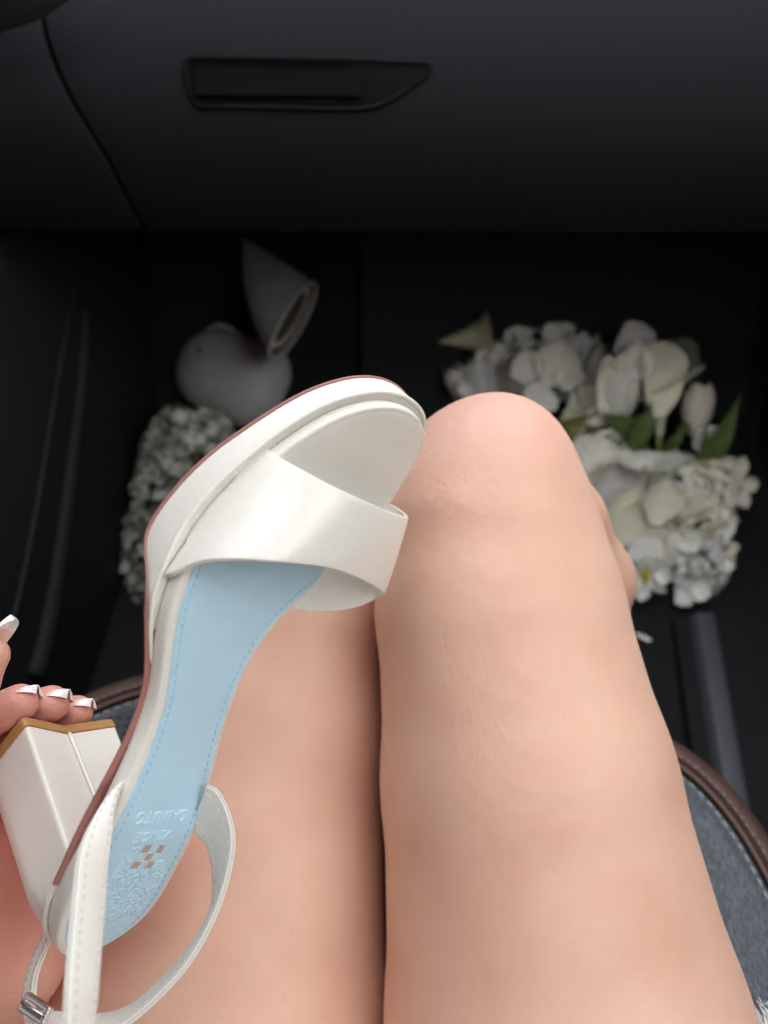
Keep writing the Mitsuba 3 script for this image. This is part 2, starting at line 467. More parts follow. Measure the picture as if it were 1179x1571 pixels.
# door and sill on the right
door = thing('door_panel', 'black lower door panel beyond the white flowers', 'door')
DP = np.array([[[.50 + .03 * math.sin(z * 5) - .05 * max(0, y - .5), y, z] for z in np.linspace(.05, .80, 16)] for y in np.linspace(-.3, 1.0, 20)])
obj('panel', slab(DP, .015, np.broadcast_to(np.array([-1., 0, 0]), DP.shape)), 'm_plastic_dark', door)
dp = [at(1195, 900, .93), at(1170, 760, .99), at(1140, 640, 1.06)]
obj('pocket_edge', tube(resample(dp, 30), .010, 10), 'm_plastic_dark', door)
sill = thing('sill_plate', 'grey brushed sill strip between the seat and the door', 'sill plate')
s0, s1 = at(1084, 945, .84), at(1134, 1235, .70)
sp = np.array([s0 * (1 - t) + s1 * t for t in np.linspace(-.02, 1.15, 14)])
SP = np.stack([sp + RIGHT * a + np.array([0, 0, b]) for a, b in ((-.014, -.012), (-.011, -.002), (-.006, 0), (.006, 0), (.011, -.002), (.014, -.012))], 1)
obj('plate', grid_mesh(SP), 'm_steel', sill)
sb = np.stack([sp + RIGHT * a + np.array([0, 0, b]) for a, b in ((-.03, -.10), (-.03, -.0125), (.05, -.0125), (.05, -.10))], 1)
obj('sill_base', grid_mesh(sb), 'm_carpet', sill, smooth=30)

# seat cushion: rounded plan, rolled leather rim, heather cloth middle
seat = thing('car_seat', 'grey cloth car seat with brown leather edge under the thighs', 'seat')
SEAT_Z = .392


def seat_outline(off, n=160):
    """half-plan from the back left round the front to the back right, inset by off"""
    pts = np.array([(-.275, -.30), (-.275, -.15), (-.274, .01), (-.272, .10), (-.266, .172), (-.245, .228), (-.19, .268), (-.10, .282), (0, .276),
                    (.10, .264), (.17, .240), (.215, .210), (.242, .168), (.259, .10), (.267, 0), (.265, -.15), (.265, -.30)])
    p = resample(pts, n)
    t = unit(np.gradient(p, axis=0)); nn = np.stack([t[:, 1], -t[:, 0]], -1)
    return p + nn * off


def seat_ring(off, z):
    p = seat_outline(off)
    return np.column_stack([p, np.full(len(p), z)])


obj('leather_rim', grid_mesh(np.stack([seat_ring(-.004, .13), seat_ring(-.004, .30), seat_ring(0, .350), seat_ring(.003, .370), seat_ring(.007, .382), seat_ring(.012, .3885), seat_ring(.018, .3905), seat_ring(.0235, .388), seat_ring(.0245, .378)], 0)), 'm_leather', seat)
obj('piping', tube(seat_ring(.0258, .3895), .0019, 8), 'm_piping', seat)
o_ = seat_outline(.0272)
cush = []
for k in range(13):
    s = k / 12
    r = o_ * np.array([1 - s * .999, 1]) * 1.0
    q = np.column_stack([o_[:, 0] * (1 - s), o_[:, 1] * (1 - s) + (-.30) * s * 1.0, np.full(len(o_), SEAT_Z - .006 * (1 - min(1, s / .04)) + .010 * math.sin(min(1, s * 2) * math.pi / 2) - .02 * s)])
    cush.append(q)
obj('cushion', grid_mesh(np.array(cush)), 'm_seat_cloth', seat)
ins = seat_outline(.040)
sel = ins[:, 1] > .172
fr = ins[sel]
FRP = np.stack([np.column_stack([fr[:, 0] * (1 - .0), fr[:, 1] - dy, np.full(len(fr), SEAT_Z + .0045 + .003 * min(1, dy / .03))]) for dy in (0, .015, .03, .05)])
FRP = FRP[:, FRP[0, :, 0] < .12]
obj('perforated_panel', grid_mesh(FRP), 'm_seat_perforated', seat)


def stitches(path, nrm, length, gap, r, bsdf, name, parent, n=5, slant=0.):
    """a row of thread stitches: short rounded bars along the path, all of them one part"""
    path, nrm = np.asarray(path), np.asarray(nrm)
    s = np.concatenate([[0], np.cumsum(np.linalg.norm(np.diff(path, axis=0), axis=1))])
    ms = []
    for a in np.arange(gap, s[-1] - length, length + gap):
        ts = np.linspace(a, a + length, 5)
        p = np.stack([np.interp(ts, s, path[:, k]) for k in range(3)], -1)
        nn = unit(np.stack([np.interp(ts, s, nrm[:, k]) for k in range(3)], -1))
        side = np.cross(nn, unit(p[-1] - p[0]))
        p = p + side * (np.linspace(-.5, .5, 5) * slant)[:, None] + nn * (r * .6 * np.sin(np.linspace(0, np.pi, 5)))[:, None] - nn * r * .15
        ms.append(tube(p, r * np.array([.6, 1, 1, 1, .6]), n))
    return obj(name, join(ms), bsdf, parent, kind='stuff')


zz = np.array([0, 0, 1.])
st = seat_ring(.0335, SEAT_Z + .0008)
stitches(st, np.broadcast_to(zz, st.shape), .0048, .0022, .0009, 'm_seat_thread', 'cloth_stitching', seat)
st = seat_ring(.0205, .3908)
stitches(st, np.broadcast_to(zz, st.shape), .0036, .0018, .0006, 'm_seat_thread_pink', 'leather_stitching', seat)

# ------------------------------------------------------------------ the person whose lap it is
RT = [((.105, -.24, .425), .095), (at(866, 1571, .375), .0860), (at(808, 1200, .397), .0735), (at(764, 930, .415), .0645), (at(752, 800, .420), .0565), (at(756, 732, .424), .0425)]
RS = [(at(756, 732, .428), .0425), (at(775, 790, .475), .045), ((.088, .335, .46), .050), ((.098, .345, .40), .050), ((.098, .375, .28), .038), ((.095, .395, .205), .030)]
RF = [((.095, .390, .180), .034), ((.100, .47, .172), .030), ((.108, .55, .160), .021)]
LT = [((-.105, -.24, .425), .095), (at(333, 1571, .415), .0925), (at(409, 1120, .452), .0682), (at(446, 930, .466), .0590), (at(462, 815, .472), .0525), (at(466, 765, .474), .0440)]
LS = [(at(466, 765, .478), .0440), ((-.060, .345, .42), .048), ((-.062, .36, .36), .048), ((-.062, .385, .27), .037), ((-.062, .40, .205), .030)]
LF = [((-.062, .395, .180), .034), ((-.062, .47, .172), .030), ((-.064, .55, .160), .021)]


def right_leg(p):
    r = smin(smin(chain(p, RT, .008), chain(p, RS, .01), .010), chain(p, RF, .02), .02)
    r = smin(r, ball(p, at(768, 697, .404), (.021, .021, .021)), .026)      # knee cap
    r = smin(r, ball(p, at(690, 735, .422), .016), .035)
    r = smin(r, cone(p, at(890, 800, .458), at(913, 890, .490), .012, .021), .035)            # calf behind the thigh
    return smin(r, cone(p, at(913, 890, .490), at(890, 1010, .54), .021, .030), .02)


def left_leg(p):
    l = smin(smin(chain(p, LT, .008), chain(p, LS, .01), .010), chain(p, LF, .02), .02)
    return smin(l, ball(p, at(466, 755, .464), .022), .03)


def torso(p):
    d = cone(p, (-.085, -.27, .47), (.085, -.27, .47), .110, .110)
    d = smin(d, cone(p, (0, -.29, .52), (0, -.33, .68), .115, .105), .06)
    d = smin(d, cone(p, (-.05, -.335, .82), (.05, -.335, .82), .105, .105), .08)
    d = smin(d, cone(p, (-.15, -.355, .96), (.15, -.355, .96), .048, .048), .06)
    return smin(d, cone(p, (0, -.355, .98), (0, -.345, 1.07), .052, .048), .05)


def legs(p):
    return np.minimum(np.minimum(right_leg(p), left_leg(p)), torso(p))


def upper(f):
    return lambda p: np.maximum(f(p), -(p[:, 2] - .141))


leg_mesh = join([surface_nets(upper(right_leg), (-.04, -.36, .12), (.26, .62, .64), .0058), surface_nets(upper(left_leg), (-.24, -.36, .12), (.04, .62, .60), .0058), surface_nets(torso, (-.24, -.50, .33), (.24, -.14, 1.15), .011)])

# the left hand round the heel of the sandal, laid out in the sandal's own frame
S_R = np.array([[.6312655600598677, -.5006510763762456, .5923278588802051], [.4985814170655136, -.3230424382276019, -.8044004933246314], [.5940710085833562, .8031139911788816, .04568975742419101]])
S_T = np.array([-.16529542, .1353010, .5316152])


def sh(p):
    return np.asarray(p, float) @ S_R.T + S_T


def unsh(p):
    return (np.asarray(p, float) - S_T) @ S_R


FING = {  # joints (knuckle, middle joint, end joint, tip) in the sandal's frame, with radii
    'index': [((-.036, .032, .008), 0.0113), ((-.014, .031, -.020), 0.0102), ((.013, .0265, -.0165), 0.0095), ((.0350, .0210, -.0085), 0.0081)],
    'middle': [((-.038, .012, .002), 0.0115), ((-.014, .012, -.028), 0.0104), ((.014, .009, -.0215), 0.0095), ((.0350, .0045, -.0095), 0.0081)],
    'ring': [((-.038, -.008, .004), 0.0111), ((-.016, -.007, -.027), 0.0099), ((.011, -.0085, -.0205), 0.0090), ((.0315, -.0115, -.0090), 0.0077)],
    'little': [((-.036, -.026, .010), 0.0099), ((-.020, -.026, -.018), 0.0086), ((.000, -.027, -.0170), 0.0075), ((.014, -.027, -.0100), 0.0061)],
}
WRIST = unsh(at(-52, 1565, .364))
THUMB = [(tuple(WRIST + np.array([.012, .012, -.022])), .0155), ((-.020, .044, .032), .0130), ((.020, .054, .002), .0105), ((.042, .0525, -.004), .0094), ((.0600, .0510, -.0065), .0076)]


def hand(q):
    p = unsh(q)
    pts = [(k[0][0], k[0][1]) for k in FING.values()]
    d = None
    for (a, ra), w in zip(pts, ((.010), (.0), (-.010), (-.018))):
        c = cone(p, a, WRIST + np.array([.004, w * .9, 0]), ra * 1.15, .0165)
        d = c if d is None else smin(d, c, .020)
    mid = np.array([-.037, .002, .006]) * .5 + WRIST * .5
    d = smin(d, ball(p, mid, (.017, .032, .036)), .015)
    d = smin(d, ball(p, mid + np.array([.014, .014, .008]), (.015, .016, .022)), .02)     # thenar pad
    d = smin(d, ball(p, mid + np.array([.013, -.016, .012]), (.013, .013, .026)), .02)
    d = smin(d, chain(p, THUMB, .012), .014)
    f = None
    for k in FING.values():
        c = chain(p, k, .006)
        c = smin(c, ball(p, np.array(k[3][0]) - (np.array(k[3][0]) - k[2][0]) * .3 + np.array([0, 0, .0022]), .0062), .005)
        f = c if f is None else smin(f, c, .0022)
    d = smin(d, f, .010)
    d = smin(d, cone(p, WRIST, FORE[1], .0245, .026), .03)
    return d


FORE = (WRIST, unsh(at(-150, 1800, .36)), unsh(np.array([-.34, -.24, .50])), unsh(np.array([-.22, -.34, .84])))


def forearm(q):
    p = unsh(q)
    return smin(cone(p, FORE[1], FORE[2], .0262, .040), cone(p, FORE[2], FORE[3], .040, .05), .02)


cor = sh(np.array([[x, y, z] for x in (-.09, .075) for y in (-.05, .07) for z in (-.055, .105)]))
hand_mesh = surface_nets(hand, cor.min(0), cor.max(0), .0021)
fa = np.array([sh(FORE[k]) for k in (1, 2, 3)])
fore_mesh = surface_nets(forearm, fa.min(0) - .06, fa.max(0) + .06, .006)
person = obj('person', join([leg_mesh, hand_mesh, fore_mesh]), 'm_skin', label='person seated with bare thighs, left hand holding the sandal by its heel', cat='person')


def nail(tip, dirn, back, w, L, name='fingernail'):
    """a curved nail: tip centre, pointing direction, direction of its outer face"""
    dirn = unit(dirn); back = unit(back - dirn * (back @ dirn)); side = np.cross(dirn, back)
    def sheet(u0, u1, nu):
        P = np.array([[tip + dirn * (u - .62) * L + side * math.sin(a * 1.05) * w / 2 * math.sqrt(max(.02, 1 - max(0, (u - .50) / .505) ** 2.4)) + back * (math.cos(a * 1.05) - 1) * w * .42 + back * (-.16 * L * max(0, u - .4) ** 2)
                       for a in np.linspace(-1.2, 1.2, 11)] for u in np.linspace(u0, u1, nu)])
        return slab(P, .0004)
    k = obj(name, sheet(0, .70, 8), 'm_nail', person)
    obj('white_tip', sheet(.70, 1.0, 8), 'm_nail_tip', k)


for nm, w in (('index', .0125), ('middle', .0128), ('ring', .0118), ('little', .010)):
    j2, j3 = np.array(FING[nm][2][0]), np.array(FING[nm][3][0])
    d_ = unit(j3 - j2)
    b_ = unit(np.array([0, 0, -1.]) - d_ * (np.array([0, 0, -1.]) @ d_))
    r_ = FING[nm][3][1]
    nail(sh(j3 + d_ * (r_ * .62) + b_ * (r_ * .66)), unit(d_ + b_ * -.10) @ S_R.T, b_ @ S_R.T, w * 1.22, .0140)
j2, j3 = np.array(THUMB[3][0]), np.array(THUMB[4][0])
d_ = unit(j3 - j2); b_ = np.array([0, .25, -.97])
nail(sh(j3 + d_ * .008 + b_ * .0048), d_ @ S_R.T, b_ @ S_R.T, .0120, .0240)

# hem of the dress over the hips, just behind the frame, its white fringe showing at the right corner
hx = np.linspace(-.215, .218, 70)
hem_y = np.interp(hx, [-.215, -.1, 0, .10, .150, .178, .190, .218], [-.03, -.02, -.03, -.015, .0, .030, .046, .056])


def drop(x, y):
    z = np.linspace(.70, .398, 120)
    p = np.column_stack([np.full(120, x), np.full(120, y), z])
    v = legs(p)
    i = np.where(v < .006)[0]
    return z[i[0]] if len(i) else .404


DR = np.array([[[x, y0 + (-.30 - y0) * t, drop(x, y0 + (-.30 - y0) * t)] for t in np.linspace(0, 1, 12)] for x, y0 in zip(hx, hem_y)])
obj('dress', slab(DR, .003, np.broadcast_to(np.array([0, 0, 1.]), DR.shape)), 'm_dress', person)
fr_ = []
for i in range(900):
    t = rng.random()
    t = t if i < 300 else .84 + .16 * t
    x = np.interp(t, np.linspace(0, 1, 70), hx); k = min(int(t * 69), 69)
    b0 = DR[k, 0] + np.array([0, -.004, .003]); b0[0] = x
    L = rng.uniform(.010, .022)
    dv = np.array([rng.normal(0, .45), 1., rng.normal(.25, .35)]); dv /= np.linalg.norm(dv)
    c = np.array([b0 + dv * L * s + np.array([0, 0, -.010]) * s * s for s in np.linspace(0, 1, 5)])
    fr_.append(tube(c, .00032, 4, caps=False))
obj('fringe', join(fr_), 'm_dress', person + '__dress', kind='stuff')

# ------------------------------------------------------------------ the sandal
san = thing('sandal', 'ivory satin platform sandal with pale blue insole and block heel', 'sandal')
BX = np.array([-.02, 0, .019, .0378, .0564, .0741, .0914, .1089, .1264, .144, .1611, .1797, .1987, .2176, .2361, .26])
BZ = np.array([.0884, .0884, .0875, .0853, .0817, .0748, .0669, .0596, .0522, .0449, .0380, .0345, .0338, .0350, .0390, .0455])
bed = PchipInterpolator(BX, BZ)
LAT = [(-.0035, .0070), (.0005, .0175), (.009, .0262), (.021, .0312), (.034, .0345), (.05, .0360), (.066, .0362), (.079, .0345), (.091, .0337), (.102, .0355), (.113, .0384), (.121, .0408), (.1274, .0432), (.1354, .0458), (.144, .0473),
       (.153, .0476), (.168, .0456), (.183, .0405), (.198, .0337), (.213, .0272), (.2275, .0199), (.2365, .0110), (.2400, 0.), (.2400, -.010)]
MED = [(.2370, -.020), (.2325, -.0255), (.224, -.0325), (.2131, -.0385), (.2025, -.0410), (.19, -.0425), (.178, -.0425), (.1660, -.0390), (.154, -.0290), (.1432, -.0186), (.1352, -.0115), (.1275, -.007), (.12, -.0050), (.111, -.0046), (.1007, -.0060),
       (.09, -.0077), (.0745, -.0092), (.0572, -.0112), (.0463, -.013), (.0376, -.0142), (.0281, -.0151), (.018, -.0152), (.0084, -.0135), (.002, -.0085), (-.0030, .000)]
tck, _ = splprep(np.array(LAT + MED + LAT[:1]).T, s=2.5e-5, per=True)
NO = 360
OUT = np.stack(splev(np.linspace(0, 1, NO, endpoint=False), tck), -1)
OT = unit(np.roll(OUT, -1, 0) - np.roll(OUT, 1, 0))
ON = np.stack([-OT[:, 1], OT[:, 0]], -1)
if ((OUT - OUT.mean(0)) * ON).sum() < 0:
    ON = -ON
NIN = np.stack([OT[:, 1], -OT[:, 0]], -1)


def rim_depth(x):
    """height of the wrapped board's side: slimmer at the toe than along the shank"""
    return np.interp(x, [0, .120, .150, .175, .26], [.0092, .0092, .0066, .0058, .0058])


def loop(off, dz, xfac=1.0):
    """the outline moved outward by off, dz (as a share of the board's height) below the foot bed"""
    p = OUT + ON * off
    return np.column_stack([p, bed(p[:, 0]) - dz * rim_depth(p[:, 0])])


poly = Polygon(OUT)
assert poly.is_valid


def bed_sheet(inset, x0, x1, dz, nx=150, ny=30):
    """the bed's surface inside the outline"""
    g = poly.buffer(-inset)
    bx0, _, bx1, _ = g.bounds
    xs = np.clip(.5 * (bx0 + bx1) - .5 * (bx1 - bx0) * np.cos(np.linspace(0, np.pi, nx)), bx0 + 2e-5, bx1 - 2e-5)
    xs = xs[(xs >= x0) & (xs <= x1)]
    from shapely.geometry import LineString
    rows = []
    for x in xs:
        c = g.intersection(LineString([(x, -1), (x, 1)]))
        y0, y1 = c.bounds[1], c.bounds[3]
        ys = y0 + (y1 - y0) * np.linspace(0, 1, ny)
        rows.append(np.column_stack([np.full(ny, x), ys, np.full(ny, bed(x) + dz)]))
    return np.array(rows)


def solid_sheet(P, th):
    return slab(P, th, np.broadcast_to(np.array([0, 0, 1.]), P.shape))


# foot bed: satin wrapped board (rounded shoulder, upright side)
rings = [loop(-.0046, -.02), loop(-.0030, 0), loop(-.0011, .03), loop(-.0003, .14), loop(0, .34), loop(.0003, .60), loop(.0001, .86), loop(-.0012, .98), loop(-.004, 1.04)]
v1, f1 = grid_mesh(sh(np.stack(rings)), close_v=True)
obj('footbed_edge', (v1, f1), 'm_satin', san)
SK = bed_sheet(.0022, .1845, 1, 0., 110, 40)      # padded toe area, rising softly from the wrapped rim
_d = cKDTree(np.array(poly.exterior.segmentize(.001).coords)).query(SK[..., :2].reshape(-1, 2))[0].reshape(SK.shape[:2])
SK[..., 2] += -.0001 + .0016 * np.clip((_d - .0022) / .020, 0, 1) ** .6
obj('toe_sock', grid_mesh(sh(SK)), 'm_satin_smooth', san, label='plain ivory toe area of the insole')
obj('board', grid_mesh(sh(bed_sheet(.0032, -1, 1, -.0098))), 'm_lining', san)

INS = bed_sheet(.0036, -1, .186, .0004)
ins = obj('insole', grid_mesh(sh(INS)), 'm_blue', san, label='pale blue insole with stamped writing at the heel')
# narrow upstanding edge of the insole
g = poly.buffer(-.0036)
ring = resample(np.array(g.exterior.coords), 500)
ring = ring[ring[:, 0] < .186]
k0 = np.argmax(np.linalg.norm(np.diff(np.vstack([ring, ring[:1]]), axis=0), axis=1))
ring = np.roll(ring, -(k0 + 1), 0)
R3 = np.column_stack([ring, bed(ring[:, 0]) + .0002])
obj('edge', tube(sh(R3), .00030, 6), 'm_blue', ins)
g = poly.buffer(-.0060)
ring = resample(np.array(g.exterior.coords), 600)
ring = ring[ring[:, 0] < .182]
k0 = np.argmax(np.linalg.norm(np.diff(np.vstack([ring, ring[:1]]), axis=0), axis=1))
ring = np.roll(ring, -(k0 + 1), 0)
R3 = np.column_stack([ring, bed(ring[:, 0]) + .0005])
upS = S_R[:, 2]
stitches(sh(R3), np.broadcast_to(upS, R3.shape), .0020, .0011, .00027, 'm_blue_thread', 'stitching', ins, slant=.0003)

# platform under the ball of the foot, and the leather sole that follows it back to the heel
SX = [-.05, .104, .112, .120, .1283, .1319, .1381, .1406, .143, .146, .152, .161, .172, .182, .194, .215, .232, .25]
SOLE = PchipInterpolator(SX, [.09, .0525, .0478, .0442, .0400, .0380, .0312, .0272, .0237, .0205, .0182, .0166, .0153, .0148, .0155, .0178, .0215, .0262])


# platform walls
def wall(off, f):
    p = OUT + ON * (off + np.interp(OUT[:, 0], [0, .106, .134, 1], [-.0048, -.0048, 0, 0]))[:, None]
    top = bed(p[:, 0]) - rim_depth(p[:, 0]) - .0002
    bot = np.minimum(SOLE(OUT[:, 0]) + .0016, top - .0001)
    return np.column_stack([p, top * (1 - f) + bot * f])


PW = np.stack([wall(-.004, 0), wall(.0020, 0), wall(.0032, .03), wall(.0038, .10), wall(.0040, .5), wall(.0042, .97), wall(.0036, 1), wall(-.004, 1)])
keep = OUT[:, 0] > .102
def cut(P):
    """the part of closed rails lying over the keep range, in order"""
    i = np.where(keep)[0]
    j = np.argmax(np.diff(i) > 1) + 1 if (np.diff(i) > 1).any() else 0
    return P[:, np.roll(i, -j)]
obj('platform', grid_mesh(sh(cut(PW))), 'm_satin', san)
pipe = wall(.0034, .012)
obj('platform_piping', tube(sh(cut(pipe[None])[0]), .0009, 8), 'm_satin_smooth', san)
keep = OUT[:, 0] > .030
def sole_ring(off, dz):
    p = OUT + ON * (off + np.interp(OUT[:, 0], [0, .112, .132, 1], [-.0026, -.0026, 0, 0]))[:, None]
    return np.column_stack([p, np.minimum(SOLE(OUT[:, 0]), bed(p[:, 0]) - rim_depth(p[:, 0]) - .0003) + dz])
SR = np.stack([sole_ring(-.012, .0014), sole_ring(.0030, .0016), sole_ring(.0044, .0014), sole_ring(.0048, .0008), sole_ring(.0044, .0001), sole_ring(.0030, -.0002), sole_ring(-.012, -.0002)])
SR[:3, :, :2] += 0
obj('outsole', grid_mesh(sh(cut(SR))), 'm_outsole', san, label='dusty red brown leather outsole')
US = bed_sheet(.010, .030, 1, 0)
US[..., 2] = np.minimum(SOLE(US[..., 0]), bed(US[..., 0]) - rim_depth(US[..., 0]) - .0003) - .0001
obj('underside', grid_mesh(sh(US)), 'm_outsole', san)

# block heel: loft from the top piece up to the heel seat, breast with a shallow V and a seam
_b = np.linspace(-np.pi / 2, np.pi / 2, 25)
bot = np.array([(.0350, .0228), (.0310, -.0006), (.0370, -.0246)] + [(.012 - .0190 * math.cos(a), -.0008 + .0236 * math.sin(a)) for a in _b])
top = np.array([(.0388, .0335), (.0362, .0100), (.0392, -.0122)] + [(.016 - .0178 * math.cos(a), .0095 + .0222 * math.sin(a)) for a in _b])


def heel_ring(t, grow=0.):
    """plan of the heel at this height: corners of the breast rounded, points in step from ring to ring"""
    g = Polygon(bot * (1 - t) + top * t)
    if t > .5:
        g = g.intersection(poly.buffer(.0004 + .02 * (1 - t)))
    g = g.buffer(-.0016, quad_segs=10).buffer(.0016, quad_segs=10)
    if grow:
        g = g.buffer(grow, quad_segs=10)
    q = np.array(g.segmentize(.0004).exterior.coords)[:-1]
    c = np.array([.0165 + .003 * t, .0 + .010 * t])
    a = np.arctan2(q[:, 1] - c[1], q[:, 0] - c[0])
    o = np.argsort(a)
    q, a = q[o], a[o]
    an = np.linspace(-np.pi, np.pi, 220, endpoint=False)
    qq = np.vstack([q[-3:], q, q[:3]]); aa = np.concatenate([a[-3:] - 2 * np.pi, a, a[:3] + 2 * np.pi])
    rr_ = np.interp(an, aa, np.linalg.norm(qq - c, axis=1))
    return c + np.column_stack([np.cos(an), np.sin(an)]) * rr_[:, None]


hz = lambda q: bed(q[:, 0]) - .0088
RH = []
for t in np.linspace(0, 1, 14):
    q = heel_ring(t)
    RH.append(np.column_stack([q, (1 - t) * .0052 + t * hz(q)]))
RH.append(np.broadcast_to(RH[-1].mean(0), RH[-1].shape))
heel = obj('heel', grid_mesh(sh(np.array(RH)), close_v=True), 'm_satin', san, smooth=50, label='ivory satin block heel')
# top piece under the heel
TP = []
for z, gq in ((.0053, -.002), (.0052, .0003), (.0048, .0007), (.0006, .0007), (.0, .0002), (-.0001, -.004)):
    q = heel_ring(0, gq)
    TP.append(np.column_stack([q, np.full(len(q), z)]))
TP.append(np.broadcast_to(TP[-1].mean(0), TP[-1].shape))
obj('top_piece', grid_mesh(sh(np.array(TP)), close_v=True), 'm_tip', heel, smooth=40, label='caramel brown heel tip')
sp = np.array([[(.0312 + .0010) * (1 - t) + (.0362 + .0010) * t, -.0008 * (1 - t) + .010 * t, .0056 * (1 - t) + .074 * t] for t in np.linspace(0, 1, 30)])
obj('seam', tube(sh(sp), .0007, 8), 'm_satin_smooth', heel)
# covered rim where the heel meets the board
q = heel_ring(1.0, .0006)
hr = np.column_stack([q, bed(q[:, 0]) - .0094])
obj('heel_seat', tube(sh(np.vstack([hr, hr[:1]])), .0010, 8), 'm_satin_smooth', heel)


def on_bed(px, py, h):
    """the point of the sandal seen through this pixel, h above the foot bed"""
    o, d = unsh(EYE), (at(px, py, 1.) - EYE) @ S_R
    t = np.linspace(.12, .50, 7601)
    p = o + t[:, None] * d
    g = p[:, 2] - (bed(np.clip(p[:, 0], -.02, .26)) + h)
    i = np.where((g[:-1] > 0) & (g[1:] <= 0))[0][0]
    return p[i]


# broad strap over the toes
rear = [np.array([.1405, .0490, .0385]), on_bed(262, 881, -.001), on_bed(285, 868, .0025), on_bed(300, 861, .0065), on_bed(345, 857, .0165), on_bed(400, 859, .0245), on_bed(440, 863, .0285), on_bed(521, 875, .0315), on_bed(560, 891, .0290), on_bed(586, 907, .0215),
        on_bed(588, 914, .0130), on_bed(560, 924, .0065), on_bed(510, 935, .0025), np.array([.1440, -.0205, .0425]), np.array([.1420, -.0150, .0375])]
front = [np.array([.1965, .0365, .0250]), on_bed(421, 698, -.0015), on_bed(440, 708, .004), on_bed(455, 716, .0070), on_bed(490, 735, .0130), on_bed(530, 755, .0185), on_bed(560, 769, .0208), on_bed(598, 786, .0203), on_bed(618, 792, .0165), on_bed(627, 795, .0115),
         on_bed(622, 786, .0065), on_bed(610, 779, .0030), on_bed(601, 774, .0008), np.array([.2000, -.0415, .0285]), np.array([.1990, -.0380, .0250])]
KT = np.concatenate([[0], np.cumsum([.5 * np.linalg.norm(rear[i + 1] - rear[i]) + .5 * np.linalg.norm(front[i + 1] - front[i]) for i in range(len(rear) - 1)])])
tt = np.linspace(0, KT[-1], 150)
Rr, Fr = PchipInterpolator(KT, np.array(rear))(tt), PchipInterpolator(KT, np.array(front))(tt)
def soften(q, n=30):
    for _ in range(n):
        q[1:-1] = .25 * q[:-2] + .5 * q[1:-1] + .25 * q[2:]
    return q
Rr, Fr = soften(Rr), soften(Fr)
V = np.concatenate([[0, .008, .02], np.linspace(.04, .96, 24), [.98, .992, 1]])
VP = Rr[:, None] * (1 - V)[None, :, None] + Fr[:, None] * V[None, :, None]
du, dv = np.gradient(VP, axis=0), np.gradient(VP, axis=1)
vn = unit(np.cross(du, dv))
if vn[70, 14] @ np.array([0, 0, 1.]) < 0:
    vn = -vn
bul = .0010 * np.sin(np.pi * V) ** .5
VP = VP + vn * (bul - .0009)[None, :, None]
vamp = obj('toe_strap', slab(sh(VP), .0009, vn @ S_R.T), 'm_satin', san, label='broad satin strap over the toes')
obj('lining', slab(sh(VP - vn * .00075), .0007, vn @ S_R.T), 'm_lining', vamp)

# ankle straps: ribbons given by their two edges


def ribbon(name, e0, e1, th, bsdf, n=90, stitch=True, cols=9, crown=.0006, flip=False, label=None):
    a, b = resample(e0, n), resample(e1, n)
    V = np.concatenate([[0, .03], np.linspace(.1, .9, cols), [.97, 1]])
    P = a[:, None] * (1 - V)[None, :, None] + b[:, None] * V[None, :, None]
    nn = unit(np.cross(np.gradient(P, axis=0), np.gradient(P, axis=1)))
    c = nn[:, len(V) // 2]
    if flip:
        nn = -nn
    P = P + nn * (crown * np.sin(np.pi * V))[None, :, None]
    k = obj(name, slab(P, th, nn), bsdf, san, label=label)
    obj('lining', slab(P - nn * th * .9, th * .8, nn), 'm_lining', k)
    if stitch:
        for w in (.17, .83):
            p = a * (1 - w) + b * w
            m = nn[:, len(V) // 2]
            stitches(p + m * (th + crown * .5), m, .0019, .0013, .00028, 'm_white_thread', 'stitching', k, slant=.0002)
            stitches(p - m * th * .9, -m, .0019, .0013, .00024, 'm_white_thread', 'stitching', k, slant=.0002)
    return k


def dep(pts, d0, d1, pw=1.):
    s = np.concatenate([[0], np.cumsum(np.linalg.norm(np.diff(np.array(pts, float), axis=0), axis=1))]); s /= s[-1]
    return np.array([at(p[0], p[1], d0 + (d1 - d0) * k ** pw) for p, k in zip(pts, s)])


eA0 = sh(np.array([on_bed(*q) for q in [(186, 1199, -.005), (163, 1224, .0005), (145, 1252, .004), (130, 1282, .009), (121, 1313, .014), (116, 1353, .020), (112, 1395, .026), (108, 1438, .032), (105, 1475, .037), (102, 1520, .043), (100, 1571, .049), (97, 1625, .055)]]))
eA1 = sh(np.array([on_bed(*q) for q in [(189, 1203, -.005), (180, 1224, .0025), (174, 1246, .006), (170, 1274, .010), (163, 1322, .016), (159, 1371, .022), (154, 1426, .030), (150, 1475, .037), (145, 1536, .045), (141, 1571, .049), (138, 1600, .053), (136, 1625, .056)]]))
ribbon('ankle_strap', eA0, eA1, .0012, 'm_satin', flip=False, label='stitched ankle strap rising from the outer side of the heel')
eB0 = dep([(300, 1262), (303, 1277), (315, 1289), (325, 1316), (329, 1346), (328, 1378), (315, 1420), (292, 1455), (264, 1487), (234, 1517), (209, 1539), (185, 1552), (142, 1559), (96, 1556), (36, 1556)], .3100, .2890)
eB1 = dep([(318, 1206), (328, 1209), (344, 1231), (354, 1258), (358, 1291), (354, 1324), (344, 1365), (328, 1408), (310, 1444), (289, 1478), (264, 1508), (234, 1538), (180, 1580), (120, 1600), (36, 1598)], .3020, .2740)
ribbon('ankle_strap', eB0, eB1, .0011, 'm_satin', flip=False, label='stitched ankle strap looping from the inner side round to the buckle')
eC0 = dep([(128, 1338), (98, 1385), (76, 1421), (63, 1446), (51, 1470), (42, 1499), (38, 1526), (33, 1556)], .345, .296)
eC1 = dep([(134, 1345), (104, 1392), (82, 1428), (69, 1459), (61, 1478), (54, 1501), (51, 1528), (47, 1558)], .342, .286)
